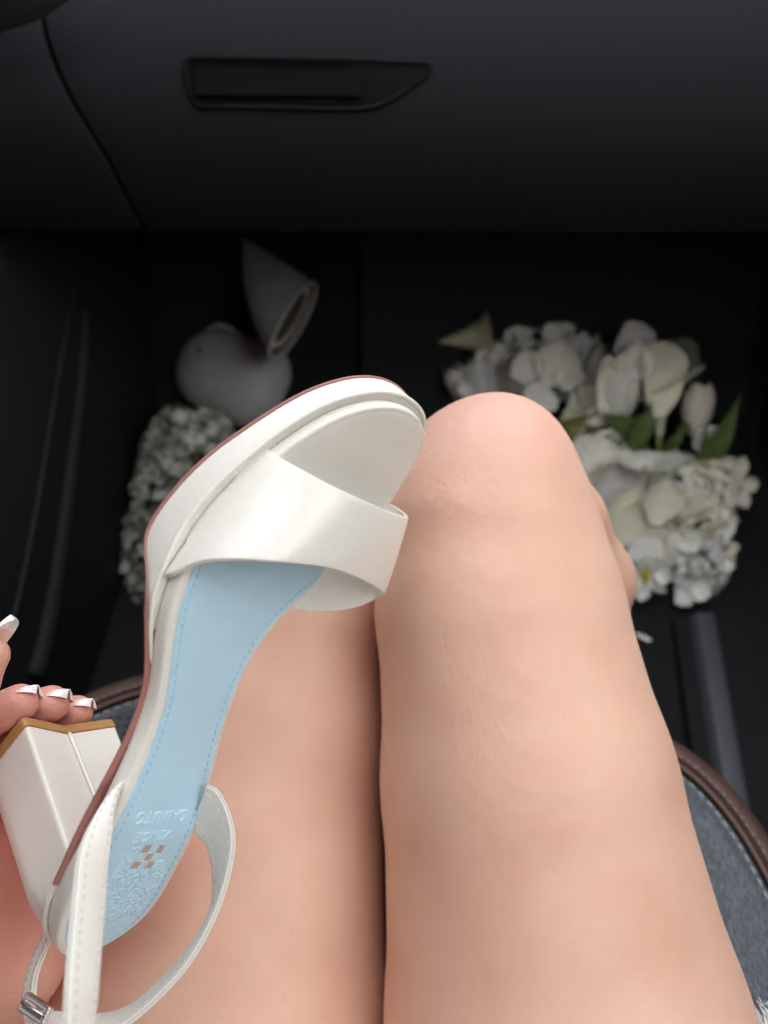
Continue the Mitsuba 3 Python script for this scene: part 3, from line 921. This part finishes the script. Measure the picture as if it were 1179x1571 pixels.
ribbon('ankle_strap', eC0, eC1, .0011, 'm_satin', flip=True, label='narrow end of the ankle strap passing behind the heel')

bk = numbered(san + '__buckle')
b0, b1, b2, b3 = at(44, 1528, .284), at(75, 1549, .279), at(66, 1568, .277), at(34, 1547, .282)
frm = np.array([b0, b1, b2, b3])
nb = unit(np.cross(b1 - b0, b3 - b0)); nb = -nb if nb @ FWD > 0 else nb
def bar(a, b, w, h):
    t = unit(b - a); s = np.cross(nb, t)
    v, f = rbox(np.linalg.norm(b - a) + w, w, h, min(w, h) * .28)
    return (a + b) / 2 + v[:, :1] * t + v[:, 1:2] * s + v[:, 2:] * nb, f
obj('buckle', join([bar(frm[i], frm[(i + 1) % 4], .0022, .0030) for i in range(4)]), 'm_metal', san, smooth=40, label='small silver ankle buckle')
obj('prong', tube(np.array([(b0 + b3) / 2 + nb * .002, (b0 + b3) / 2 * .5 + (b1 + b2) / 2 * .5 + nb * .003, (b1 + b2) / 2 + nb * .002]), .0007, 8), 'm_metal', bk)


# stamped writing and emblem on the heel of the insole; its text frame: reading along +y, upright towards the heel
def stamp(text, x, y, h, width):
    m = meshkit.text_mesh(text, h, .0005)
    v = np.array(m.vertices)
    w = v[:, 0].max()
    X = v[:, 0] * width / w + v[:, 1] * .10
    P = np.column_stack([x - v[:, 1], y + X, np.zeros(len(v))])
    P[:, 2] = bed(P[:, 0]) + .0003 + v[:, 2] * 1.15
    return sh(P), np.array(m.faces)


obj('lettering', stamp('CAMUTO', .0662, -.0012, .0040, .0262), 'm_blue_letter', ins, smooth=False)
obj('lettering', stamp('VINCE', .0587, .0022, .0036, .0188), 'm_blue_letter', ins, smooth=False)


def chip(c, hx_, hy_, z0, th):
    """small tile on the insole, sides along the emblem's slanting axes"""
    ax, ay = np.array([-.0033, .0003]), np.array([.0004, .0036])
    pts = [c + ax * a * hx_ + ay * b * hy_ for a, b in ((-1, -1), (1, -1), (1, 1), (-1, 1))]
    P = np.array([[p[0], p[1], bed(p[0]) + z0 - .0004] for p in pts] + [[p[0], p[1], bed(p[0]) + z0 - .0003 + th] for p in pts])
    f = [[0, 2, 1], [0, 3, 2], [4, 5, 6], [4, 6, 7]] + sum([[[i, (i + 1) % 4, 4 + (i + 1) % 4], [i, 4 + (i + 1) % 4, 4 + i]] for i in range(4)], [])
    return sh(P), np.array(f)


EC = np.array([.0478, .0088])
for i in range(3):
    for j in range(3):
        c = EC + np.array([-.0033, .0003]) * (i - 1) * 1.02 + np.array([.0004, .0036]) * (j - 1) * 1.02
        rose = (i + j) % 2 == 0
        obj('emblem_tile', chip(c, .47, .47, .0006, .00040), 'm_rose' if rose else 'm_blue_stamp', ins, smooth=False, label='rose bronze tile of the stamped emblem' if rose else None)
lines = []
for k in (-.5, .5):
    for a, b in (((-1.5, k), (1.5, k)), ((k, -1.5), (k, 1.5))):
        p = [EC + np.array([-.0033, .0003]) * s[0] * 1.02 + np.array([.0004, .0036]) * s[1] * 1.02 for s in (a, b)]
        lines.append(tube(sh(np.array([[q[0], q[1], bed(q[0]) + .0008] for q in (p[0] * (1 - w) + p[1] * w for w in np.linspace(0, 1, 6))])), .00016, 5))
obj('emblem_lines', join(lines), 'm_lining', ins)
# mantling: many curling stamped ridges below and beside the shield
curls = []
er = np.random.default_rng(11)
while len(curls) < 230:
    u = np.array([er.uniform(.0175, .0530), er.uniform(-.0065, .0265)])
    e = ((u[0] - .0340) / .0195) ** 2 + ((u[1] - .0078 - (u[0] - .034) * .22) / .0140) ** 2
    if e > 1 or (abs(u[0] - EC[0]) < .0058 and abs(u[1] - EC[1]) < .0062):
        continue
    a0, L, cv = er.uniform(0, 2 * np.pi), er.uniform(.0022, .0050), er.choice([-1, 1]) * er.uniform(150, 620)
    s = np.linspace(0, L, 9)
    ang = a0 + cv * s * (.4 + s / L)
    xy = u + np.cumsum(np.column_stack([np.cos(ang), np.sin(ang)]) * (s[1] - s[0]), 0)
    if any(abs(q[0] - EC[0]) < .0055 and abs(q[1] - EC[1]) < .006 for q in xy) or not poly.buffer(-.0065).contains(Point(xy[-1])) or not poly.buffer(-.0065).contains(Point(xy[0])):
        continue
    curls.append(tube(sh(np.column_stack([xy, bed(xy[:, 0]) + .0004])), .00055 * np.sin(np.linspace(.25, np.pi - .15, 9)), 6))
obj('emblem_mantling', join(curls), 'm_blue_stamp', ins, kind='stuff')

# ------------------------------------------------------------------ flowers


def petal(L, W, bend=.6, cup=.25, ruffle=0., tip=.5, base=.25, seed=0, nu=9, nv=7, twist=0.):
    """a petal from the origin along +x, upper face +z; bend: angle it turns up along its length"""
    r = np.random.default_rng(seed)
    ph = r.uniform(0, 6, 4)
    P = np.zeros((nu, nv, 3))
    ang, x, z = 0., 0., 0.
    for i, u in enumerate(np.linspace(0, 1, nu)):
        w = W / 2 * (base + (1 - base) * math.sin(math.pi / 2 * min(1, u / .62))) * (1 if u < .62 else max(.02, (1 - ((u - .62) / .38) ** 2.2) ** tip))
        w *= 1 + .10 * u * math.sin(6 * u + ph[3]) + .05 * math.sin(13 * u + ph[1])
        for j, v in enumerate(np.linspace(-1, 1, nv)):
            rf = 1.5 * ruffle * L * u ** 1.6 * (math.sin(v * 5 + ph[0] + u * 2) * .5 + math.sin(v * 9 + ph[1] - u * 3) * .35 + .3 * math.sin(u * 7 + ph[2]))
            cz = cup * w * v * v
            P[i, j] = [x - math.sin(ang) * (cz + rf), w * v * (1 - .15 * abs(cup) * v * v), z + math.cos(ang) * (cz + rf)]
        P[i, :, 2] += twist * P[i, :, 1] * u
        st = L / (nu - 1)
        ang += bend / (nu - 1)
        x += st * math.cos(ang); z += st * math.sin(ang)
    return P


def frame(axis, roll=0.):
    a = unit(axis)
    ref = np.array([0, 0, 1.]) if abs(a[2]) < .95 else np.array([1., 0, 0])
    x = unit(np.cross(ref, a)); y = np.cross(a, x)
    c, s = math.cos(roll), math.sin(roll)
    return np.stack([c * x + s * y, -s * x + c * y, a], 1)      # columns


def rot_y(t):
    c, s = math.cos(t), math.sin(t)
    return np.array([[c, 0, s], [0, 1, 0], [-s, 0, c]])


def rot_z(t):
    c, s = math.cos(t), math.sin(t)
    return np.array([[c, -s, 0], [s, c, 0], [0, 0, 1.]])


def put(P, M, c):
    return grid_mesh(P @ M.T + c)


TOCAM = lambda p: unit(EYE - p)


class Flower:
    """one flower of a bouquet, a part; its petals are sub-parts"""
    def __init__(self, host, kind, c, core, core_mat, label=None):
        self.key = obj(kind, core, core_mat, host, label=label)

    def petal(self, mesh, m, name='petal'):
        obj(name, mesh, m, self.key)


def ovoid(c, M, r, h, n=10, m_=8):
    a = np.linspace(0, np.pi, m_); b = np.linspace(0, 2 * np.pi, n, endpoint=False)
    P = np.array([[[r * math.sin(x) * math.cos(y), r * math.sin(x) * math.sin(y), h * math.cos(x)] for y in b] for x in a])
    v, f = grid_mesh(P @ M.T + c, close_v=True)
    return v, f


def peony(host, c, axis, R, n, m, seed, spread=1.45, inner=.12, label=None, ruffle=.10, kind='peony', m2=None):
    r = np.random.default_rng(seed)
    M = frame(axis, r.uniform(0, 6))
    fl = Flower(host, kind, c, ovoid(c - M[:, 2] * .25 * R, M, .30 * R, .34 * R), m, label)
    for k in range(n):
        t = k / max(1, n - 1)
        tilt = inner + (spread - inner) * t ** .8 + r.normal(0, .08)
        az = k * 2.39996 + r.normal(0, .15)
        L = R * (.62 + .48 * t) * r.uniform(.9, 1.1)
        W = R * (.60 + .50 * t) * r.uniform(.85, 1.15)
        P = petal(L, W, bend=1.15 - .75 * t + r.normal(0, .15), cup=.45 - .2 * t, ruffle=ruffle * r.uniform(.6, 1.5), tip=.5, base=.32, seed=seed * 100 + k)
        P = P @ rot_y(-(math.pi / 2 - tilt)).T @ rot_z(az).T
        fl.petal(put(P, M, c - M[:, 2] * .42 * R), (m2 if m2 and r.random() < .35 else m))
    return fl.key


def single_petal(host, px, py, d, L, W, ang, m, tilt=.5, seed=0, kind='loose_petal', label=None, **kw):
    """a broad petal shown on its own: its base at the pixel, lying at this angle in the picture, its tip turned towards the viewer"""
    c = at(px, py, d)
    x = unit(math.cos(ang) * RIGHT + math.sin(ang) * UP - FWD * tilt)
    z = unit(-FWD - x * (-FWD @ x)); y = np.cross(z, x)
    M = np.stack([x, y, z], 1)
    return obj(kind, put(petal(L, W, seed=seed, nu=12, nv=11, **kw), M, c), m, host, label=label)


def calla(host, c, axis, roll, L, R, m_in, label=None, seed=0, point=.6, stalk=True, flare=.42):
    """funnel of one rolled spathe with a drawn-out tip"""
    if np.ndim(roll):        # the way the tip points
        a_ = unit(axis); x_ = unit(roll - a_ * (roll @ a_)); M = np.stack([x_, np.cross(a_, x_), a_], 1)
    else:
        M = frame(axis, roll)
    nu, nv = 16, 33
    P = np.zeros((nu, nv, 3))
    for i, s in enumerate(np.linspace(0, 1, nu)):
        for j, a in enumerate(np.linspace(0, 2 * np.pi * 1.04, nv)):
            tip = .5 + .5 * math.cos(a)
            h = L * (s * (.70 + point * tip ** 3 * .5))
            rad = R * ((.10 + .32 * s + .58 * s ** 3) if stalk else (.04 + .86 * s)) * (1 + .15 * tip * s) + (.0012 * a / 6.3)
            fl = R * flare * max(0, s - .72) / .28 * (1 - .55 * tip)
            P[i, j] = [(rad + fl * .8) * math.cos(a) + .25 * R * tip ** 2 * s ** 3, (rad + fl * .8) * math.sin(a), h - fl * .55]
    k = obj('calla_lily', put(P, M, c), m_in, host, label=label)
    obj('spadix', tube(np.array([c + M[:, 2] * L * .05, c + M[:, 2] * L * .35, c + M[:, 2] * L * .55]), np.array([.004, .0042, .0022]) * R / .028, 8), 'm_throat', k)
    if stalk:
        obj('tube', tube(np.array([c - M[:, 2] * L * .6, c - M[:, 2] * L * .2, c + M[:, 2] * .06 * L]), np.array([.10, .10, .125]) * R, 10), 'm_petal_green', k)
    return k


def bud(host, c, axis, R, H, m, seed, kind='tulip', n=5, open_=.12, label=None):
    r = np.random.default_rng(seed)
    M = frame(axis, r.uniform(0, 6))
    fl = Flower(host, kind, c, ovoid(c + M[:, 2] * 0, M, .62 * R, .80 * H), m, label)
    for k in range(n):
        az = 2 * np.pi * k / n + r.normal(0, .1)
        P = petal(2.05 * H, 1.75 * R, bend=1.05, cup=.55, ruffle=.02, tip=.6, base=.5, seed=seed * 50 + k, nu=11, nv=9)
        P = P @ rot_y(-(1.02 - open_ * (k % 2) - open_)).T + np.array([.30 * R, 0, -H])
        fl.petal(put(P @ rot_z(az).T, M, c), m)
    return fl.key


def star(host, c, axis, R, m, seed, n=6, label=None, kind='alstroemeria', spread=1.05):
    r = np.random.default_rng(seed)
    M = frame(axis, r.uniform(0, 6))
    fl = Flower(host, kind, c, ovoid(c - M[:, 2] * .1 * R, M, .16 * R, .3 * R), 'm_throat', label)
    for k in range(n):
        P = petal(R * r.uniform(.9, 1.1), R * r.uniform(.48, .66), bend=-.5 + r.normal(0, .2), cup=.35, ruffle=.05, tip=.55, base=.18, seed=seed * 70 + k)
        P = P @ rot_y(-(math.pi / 2 - spread + r.normal(0, .1))).T @ rot_z(2 * np.pi * k / n).T
        fl.petal(put(P, M, c - M[:, 2] * .15 * R), m)
    for k in range(4):
        a = r.uniform(0, 6); t = r.uniform(.1, .4)
        d_ = M @ np.array([math.cos(a) * math.sin(t), math.sin(a) * math.sin(t), math.cos(t)])
        obj('stamen', tube(np.array([c, c + d_ * R * .55]), [.0006, .0010], 5), 'm_throat', fl.key)
    return fl.key


def leaf(host, p0, p1, W, m='m_leaf', bow=.012, label=None, kind='leaf', side=None):
    """a lance-shaped leaf from p0 to p1, folded along its rib"""
    ax = p1 - p0
    y = unit(np.cross(ax, -FWD)) if side is None else side
    z = unit(np.cross(ax, y)); z = z if z @ FWD < 0 else -z
    P = []
    for u in np.linspace(0, 1, 12):
        w = W * (.35 + .65 * math.sin(math.pi * min(1, u / .9) ** .8)) * (1 - u ** 3) if u < 1 else 0
        P.append([p0 + ax * u + y * w * v * .5 + z * (bow * math.sin(math.pi * u) + .35 * w * abs(v) * .5) for v in np.linspace(-1, 1, 7)])
    return obj(kind, grid_mesh(np.array(P)), m, host, label=label)


bq = thing('flower_bouquet', 'large white bouquet of peonies and calla lilies beside the right knee', 'bouquet')
D = .90
# hidden base that the flowers are tied to: the bound stems
sb0, sb1 = at(890, 715, .975), at(790, 800, .99)
for k in range(16):
    o = np.array([math.cos(k * 2.4), math.sin(k * 2.4), 0]) * (.006 + .0012 * k)
    obj('stem', tube(np.array([sb0 + o * 2.2, (sb0 + sb1) / 2 + o, sb1 + o * 1.4]), .0035, 6), 'm_leaf', bq)
# white ruffled peony behind the knee
peony(bq, at(808, 575, .97), TOCAM(at(808, 575, .97)) + UP * .25, .062, 30, 'm_petal_white', 3, ruffle=.16, label='white ruffled peony just behind the knee')
single_petal(bq, 842, 592, .925, .055, .056, 1.35, 'm_petal_white', .25, 1, cup=.5, bend=.3, ruffle=.02)
single_petal(bq, 812, 588, .925, .044, .048, 1.9, 'm_petal_white', .3, 2, cup=.5, bend=.5, ruffle=.03)
single_petal(bq, 856, 622, .91, .050, .040, 2.9, 'm_petal_white', .25, 3, cup=.3, bend=.3, ruffle=.03)
bud(bq, at(738, 585, .965), unit(UP * 1. - RIGHT * .35 - FWD * .35), .022, .034, 'm_petal_lilac', 5, kind='tulip', label='pale tulip left of the white ruffled peony')
bud(bq, at(706, 592, .975), unit(UP * 1. - RIGHT * .55 - FWD * .3), .016, .028, 'm_petal_lilac', 6, kind='tulip')
for i, (x_, y_) in enumerate([(668, 628), (690, 610), (690, 640), (672, 600), (700, 625), (662, 648)]):
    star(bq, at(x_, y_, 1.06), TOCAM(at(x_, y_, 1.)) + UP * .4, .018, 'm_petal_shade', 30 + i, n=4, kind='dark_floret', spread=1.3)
calla(bq, at(676, 525, .975), unit(at(772, 512, .955) - at(676, 525, .975)), 2.6, .094, .0250, 'm_petal_yellow', label='pale yellow green calla lily pointing left at the top of the bouquet', point=.12, stalk=False)
# grey white tulips standing in the middle
bud(bq, at(884, 560, .975), unit(UP - FWD * .25), .024, .044, 'm_petal_lilac', 8, label='greyish tulip in the middle of the bouquet')
bud(bq, at(915, 580, .955), unit(UP + RIGHT * .12 - FWD * .2), .018, .044, 'm_petal_lilac', 9)
single_petal(bq, 842, 530, .965, .030, .034, 1.2, 'm_petal_white', .1, 4, cup=.4, bend=.6, ruffle=.06)
single_petal(bq, 870, 530, .97, .030, .026, 1.8, 'm_petal_white', .1, 5, cup=.4, bend=.6, ruffle=.06)
single_petal(bq, 795, 530, .975, .026, .040, 1.7, 'm_petal_white', .1, 6, cup=.4, bend=.6, ruffle=.10)
single_petal(bq, 880, 640, .93, .034, .046, .9, 'm_petal_lilac', .3, 7, cup=.3, bend=.4)
# tulip with folded petals at the top right
bud(bq, at(948, 606, .89), unit(UP * 1. - FWD * .45), .024, .036, 'm_petal_white', 12, label='closed white tulip under the topmost petals')
single_petal(bq, 945, 545, .90, .050, .050, .55, 'm_petal_lilac', .1, 8, cup=.5, bend=.5, ruffle=.05, label='lilac grey petal at the very top')
single_petal(bq, 958, 540, .885, .046, .040, .25, 'm_petal_lilac', -.1, 9, cup=-.4, bend=-.5, ruffle=.06)
single_petal(bq, 942, 560, .88, .050, .046, -.05, 'm_petal_white', .15, 10, cup=.5, bend=.6, ruffle=.03)
single_petal(bq, 968, 560, .875, .030, .036, .7, 'm_petal_white', .3, 11, cup=.3, bend=.6, ruffle=.04)
single_petal(bq, 924, 640, .885, .070, .026, 1.5, 'm_petal_white', .1, 12, cup=.5, bend=.2)
# cream calla right of it
calla(bq, at(1012, 668, .905), unit(at(1014, 560, .880) - at(1012, 668, .905)), 2.2, .080, .031, 'm_petal_cream', label='cream calla lily standing between the tulip and the pink bud', point=.75)
single_petal(bq, 1010, 640, .86, .090, .055, 1.45, 'm_petal_cream', .0, 13, cup=.35, bend=-.3, tip=.7)
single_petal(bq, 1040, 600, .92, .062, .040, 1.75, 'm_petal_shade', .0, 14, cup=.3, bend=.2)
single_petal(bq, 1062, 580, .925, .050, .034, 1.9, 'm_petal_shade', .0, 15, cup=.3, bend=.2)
bud(bq, at(1072, 628, .895), unit(UP + RIGHT * .15 - FWD * .1), .018, .031, 'm_petal_pink', 16, label='blush pink tulip bud on the right')
leaf(bq, at(1072, 722, .89), at(1138, 603, .86), .026, label='long sharp green leaf on the right')
leaf(bq, at(1066, 735, .895), at(1085, 640, .87), .016)
leaf(bq, at(968, 690, .86), at(1002, 612, .85), .022)
leaf(bq, at(978, 672, .87), at(918, 634, .875), .026)
leaf(bq, at(960, 690, .88), at(944, 640, .87), .020)
leaf(bq, at(1085, 760, .90), at(1076, 690, .885), .026)
leaf(bq, at(1000, 700, .89), at(930, 690, .90), .030)
# calla mouth in the middle, green throat
calla(bq, at(980, 752, .855), unit(UP * .86 + RIGHT * .12 - FWD * .46), RIGHT - UP * .35 - FWD * .3, .056, .0225, 'm_petal_white', label='open white calla lily with rolled lip in the middle', point=.5, flare=.55)
calla(bq, at(888, 692, .90), unit(at(872, 628, .885) - at(888, 692, .90)), 1., .060, .020, 'm_petal_green', label='yellow green calla lily beside the knee', point=.3)
single_petal(bq, 900, 648, .885, .030, .012, .1, 'm_petal_cream', .1, 18, cup=.4, bend=.3)
peony(bq, at(905, 668, .92), TOCAM(at(905, 668, .92)), .026, 12, 'm_petal_pink', 19, label='small blush peony half hidden beside the knee')
# broad petals by the knee
single_petal(bq, 890, 745, .88, .062, .060, 1.2, 'm_petal_white', .1, 20, cup=.35, bend=.3, label='broad pale petal beside the knee')
single_petal(bq, 926, 790, .87, .066, .056, 1.15, 'm_petal_lilac', .2, 21, cup=.35, bend=.4, tip=.7)
single_petal(bq, 950, 838, .86, .070, .050, 1.35, 'm_petal_cream', .15, 22, cup=.3, bend=.3)
# the large cream peony
peony(bq, at(1052, 768, .875), TOCAM(at(1052, 768, .9)) + UP * .2 + RIGHT * .15, .060, 56, 'm_petal_cream', 23, spread=1.55, ruffle=.20, label='large cream peony right of the knee', m2='m_petal_white')
single_petal(bq, 1004, 806, .840, .054, .046, 1.40, 'm_petal_cream', .1, 24, cup=.55, bend=.45, label='large smooth cream petal of the big peony')
single_petal(bq, 1044, 745, .875, .034, .036, 1.0, 'm_petal_cream', .1, 25, cup=.4, bend=.5, ruffle=.14)
star(bq, at(1122, 745, .885), TOCAM(at(1120, 745, .9)) + RIGHT * .6, .036, 'm_petal_pink', 26, label='blush open lily flower at the right edge of the bouquet')
star(bq, at(1098, 800, .885), TOCAM(at(1110, 800, .9)) + RIGHT * 1.1, .034, 'm_petal_white', 27, label='small white lily flower with a yellow throat on the right')
star(bq, at(1075, 818, .872), TOCAM(at(1075, 818, .9)) + RIGHT * .8 - UP * .2, .030, 'm_petal_cream', 28)
for i, (x_, y_, d_, L_, W_, a_, m_) in enumerate([(870, 600, .93, .036, .040, 1.5, 'm_petal_white'), (898, 622, .92, .030, .032, 1.2, 'm_petal_cream'), (752, 560, .955, .026, .026, 2.4, 'm_petal_white'), (720, 610, .95, .026, .024, 2.0, 'm_petal_white'), (1100, 725, .88, .026, .020, .8, 'm_petal_pink'), (770, 560, .955, .030, .030, 2.2, 'm_petal_white'), (790, 600, .945, .032, .034, 1.2, 'm_petal_white'), (828, 548, .95, .026, .030, .7, 'm_petal_white'), (905, 545, .965, .024, .018, 1.3, 'm_petal_white'),
        (860, 545, .96, .022, .024, 1.0, 'm_petal_white'), (935, 590, .88, .030, .018, 1.7, 'm_petal_cream'), (1085, 790, .86, .026, .022, .3, 'm_petal_white'), (1098, 842, .865, .026, .018, .1, 'm_petal_cream'), (1040, 905, .87, .024, .026, -1.0, 'm_petal_lilac'),
        (1062, 900, .865, .022, .024, -.6, 'm_petal_white'), (1095, 860, .87, .024, .020, -.3, 'm_petal_white'), (1068, 690, .89, .034, .036, .9, 'm_petal_lilac'), (1080, 730, .885, .026, .028, .5, 'm_petal_cream'), (1012, 752, .85, .022, .026, 2.0, 'm_petal_white'), (885, 670, .905, .040, .040, 1.9, 'm_petal_cream'), (918, 718, .885, .050, .050, 1.4, 'm_petal_white'), (945, 770, .875, .050, .052, 1.3, 'm_petal_white'), (930, 760, .88, .046, .050, 1.9, 'm_petal_cream'),
        (965, 820, .868, .050, .046, 1.2, 'm_petal_white'), (975, 845, .866, .040, .040, .6, 'm_petal_cream'), (1030, 830, .862, .034, .034, .2, 'm_petal_white'), (1000, 830, .866, .036, .036, 1.6, 'm_petal_cream'), (912, 660, .90, .030, .034, 1.6, 'm_petal_pink')]):
    single_petal(bq, x_, y_, d_, L_, W_, a_, m_, .25, 60 + i, cup=.45, bend=.6, ruffle=.10)
for a_, b_, w_ in (((830, 640, .95), (862, 606, .93), .012), ((1020, 690, .89), (1052, 650, .88), .014), ((905, 720, .90), (880, 690, .89), .016), ((1108, 790, .91), (1100, 745, .90), .014), ((990, 640, .87), (960, 655, .875), .014), ((1040, 660, .90), (1062, 655, .90), .014), ((1095, 905, .90), (1060, 890, .89), .016), ((940, 690, .885), (965, 720, .87), .018)):
    leaf(bq, at(*a_), at(*b_), w_)
# lower edge
single_petal(bq, 960, 868, .850, .082, .060, .45, 'm_petal_lilac', .1, 29, cup=-.35, bend=-.5, ruffle=.02, label='broad lilac grey petal along the lower edge')
peony(bq, at(1066, 862, .875), TOCAM(at(1066, 862, .9)) - UP * .25 + RIGHT * .2, .046, 36, 'm_petal_white', 31, ruffle=.20, label='small white peony at the lower edge', m2='m_petal_lilac')
star(bq, at(1100, 868, .88), TOCAM(at(1100, 868, .9)) + RIGHT * .9 - UP * .3, .030, 'm_petal_white', 32)
star(bq, at(990, 882, .850), TOCAM(at(990, 882, .85)) - UP * .5 + RIGHT * .1, .032, 'm_petal_white', 33, label='white freesia with yellow throat at the lowest point', kind='freesia', spread=.9)
single_petal(bq, 1005, 880, .845, .030, .020, -.5, 'm_petal_white', .3, 34, cup=.5, bend=1.6)
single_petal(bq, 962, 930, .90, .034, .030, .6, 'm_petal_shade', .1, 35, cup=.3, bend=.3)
leaf(bq, at(1080, 830, .90), at(1118, 836, .89), .020)
pt = thing('fallen_petal', 'small white sliver of petal lying just right of the right thigh', 'petal')
single_petal(pt, 975, 971, .845, .019, .006, -.45, 'm_petal_white', .1, 40, kind='blade', cup=.4, bend=.2)

# ------------------------------------------------------------------ pale blossoms and shoes in the dark on the left
hb = thing('blossom_cluster', 'dim cluster of small pale blossoms behind the sandal sole', 'flowers')
hr_ = np.random.default_rng(21)
HC, HD = [], []
while len(HC) < 210:
    py_ = hr_.uniform(632, 935)
    c0 = np.interp(py_, [632, 700, 780, 860, 935], [295, 290, 275, 262, 250]); hw = np.interp(py_, [632, 660, 720, 800, 880, 935], [36, 62, 72, 76, 66, 34])
    px_ = c0 + hr_.uniform(-1, 1) * hw
    e = abs(px_ - c0) / hw
    d_ = .90 - .055 * math.sqrt(max(0, 1 - e * e)) + hr_.uniform(-.008, .008)
    c = at(px_, py_, d_)
    if HC and min(np.linalg.norm(c - q) for q in HC) < .0112:
        continue
    HC.append(c); HD.append((px_ - c0) / hw)
for c, e in zip(HC, HD):
    ax = unit(TOCAM(c) * 1. + RIGHT * e * .9 + UP * .35 + hr_.normal(0, .3, 3))
    M = frame(ax, hr_.uniform(0, 6)); R_ = hr_.uniform(.0085, .0115)
    ms = []
    for k in range(4):
        P = petal(R_, R_ * .92, bend=-.35, cup=.2, ruffle=.03, tip=.5, base=.3, seed=int(hr_.integers(1e6)), nu=5, nv=5) @ rot_y(-.35).T @ rot_z(k * np.pi / 2).T
        ms.append(put(P, M, c))
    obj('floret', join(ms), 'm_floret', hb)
core = ovoid(at(272, 780, .925), frame(UP), .052, .125, 16, 14)
obj('foliage', core, 'm_leaf', hb)

s1 = thing('pointed_shoe', 'pale pointed shoe lying in the dark footwell with beads along its opening', 'shoe')
tip_, mouth = at(374, 366, .962), at(456, 503, .895)
ax = unit(mouth - tip_); L_ = np.linalg.norm(mouth - tip_)
M = frame(ax, 0)
# upper: a cone from the toe that opens to a slanting mouth
nu, nv = 22, 40
P = np.zeros((nu, nv, 3))
sx = unit(RIGHT - ax * (RIGHT @ ax)); sy = np.cross(ax, sx); sy = sy if sy @ FWD < 0 else -sy
for i, s in enumerate(np.linspace(0, 1, nu)):
    for j, a in enumerate(np.linspace(0, 2 * np.pi, nv, endpoint=False)):
        w = .0012 + .044 * math.sin(math.pi / 2 * min(1, s * .95)) ** .95
        hgt = .0012 + .032 * s ** .9
        ext = 1 + (.26 * -math.cos(a) * s ** 3) * .9 + .02 * s ** 3 * math.sin(a)
        P[i, j] = tip_ + ax * L_ * s * ext * .93 + sx * w * math.cos(a) + sy * hgt * math.sin(a)
obj('upper', grid_mesh(P, close_v=True), 'm_shoe_white', s1)
Q = tip_ + (P - tip_) * .985
cen = Q.mean(1, keepdims=True)
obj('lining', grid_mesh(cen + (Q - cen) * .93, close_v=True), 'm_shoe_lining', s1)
rim = P[-1]
obj('rim', tube(np.vstack([rim, rim[:2]]), .0022, 8, caps=False), 'm_shoe_white', s1)
rr = resample(np.vstack([rim, rim[:1]]), 200)
cr = rim.mean(0)
for k in range(0, 200, 8):
    c = cr + (rr[k] - cr) * .74 - ax * .008
    obj('bead', ovoid(c, np.eye(3), .0030, .0030, 8, 7), 'm_bead', s1)

s2 = thing('rounded_shoe', 'pale rounded shoe toe lying below the pointed one', 'shoe')
cen2 = at(352, 575, .99)
e1 = unit(.86 * RIGHT - .50 * UP - .25 * FWD); e3 = unit(-FWD - e1 * (-FWD @ e1)); e2 = np.cross(e3, e1)
P = np.zeros((26, 40, 3))
for i, s in enumerate(np.linspace(-1, 1, 26)):
    for j, a in enumerate(np.linspace(0, 2 * np.pi, 40, endpoint=False)):
        prof_ = max(0., 1 - abs(s) ** (2.6 if s < 0 else 3.2)) ** .5
        w = .058 * prof_ * (1 + .06 * s)
        hgt = .040 * prof_ * (1 if math.sin(a) > 0 else .7)
        P[i, j] = cen2 + e1 * (.078 * s + .004) + e2 * (w * math.cos(a) + .004 * math.sin(2.5 * s)) + e3 * hgt * math.sin(a)
obj('upper', grid_mesh(P, close_v=True), 'm_shoe_white', s2)
obj('eyelet', ovoid(at(307, 536, .958), frame(e3), .0026, .0015, 10, 6), 'm_shoe_lining', s2)
tb = [at(315, 508, .975), at(338, 500, .970), at(352, 504, .968), at(368, 514, .972)]
obj('tongue', tube(resample(tb, 20), np.sin(np.linspace(.2, np.pi - .2, 20)) * .004, 10), 'm_shoe_white', s2)
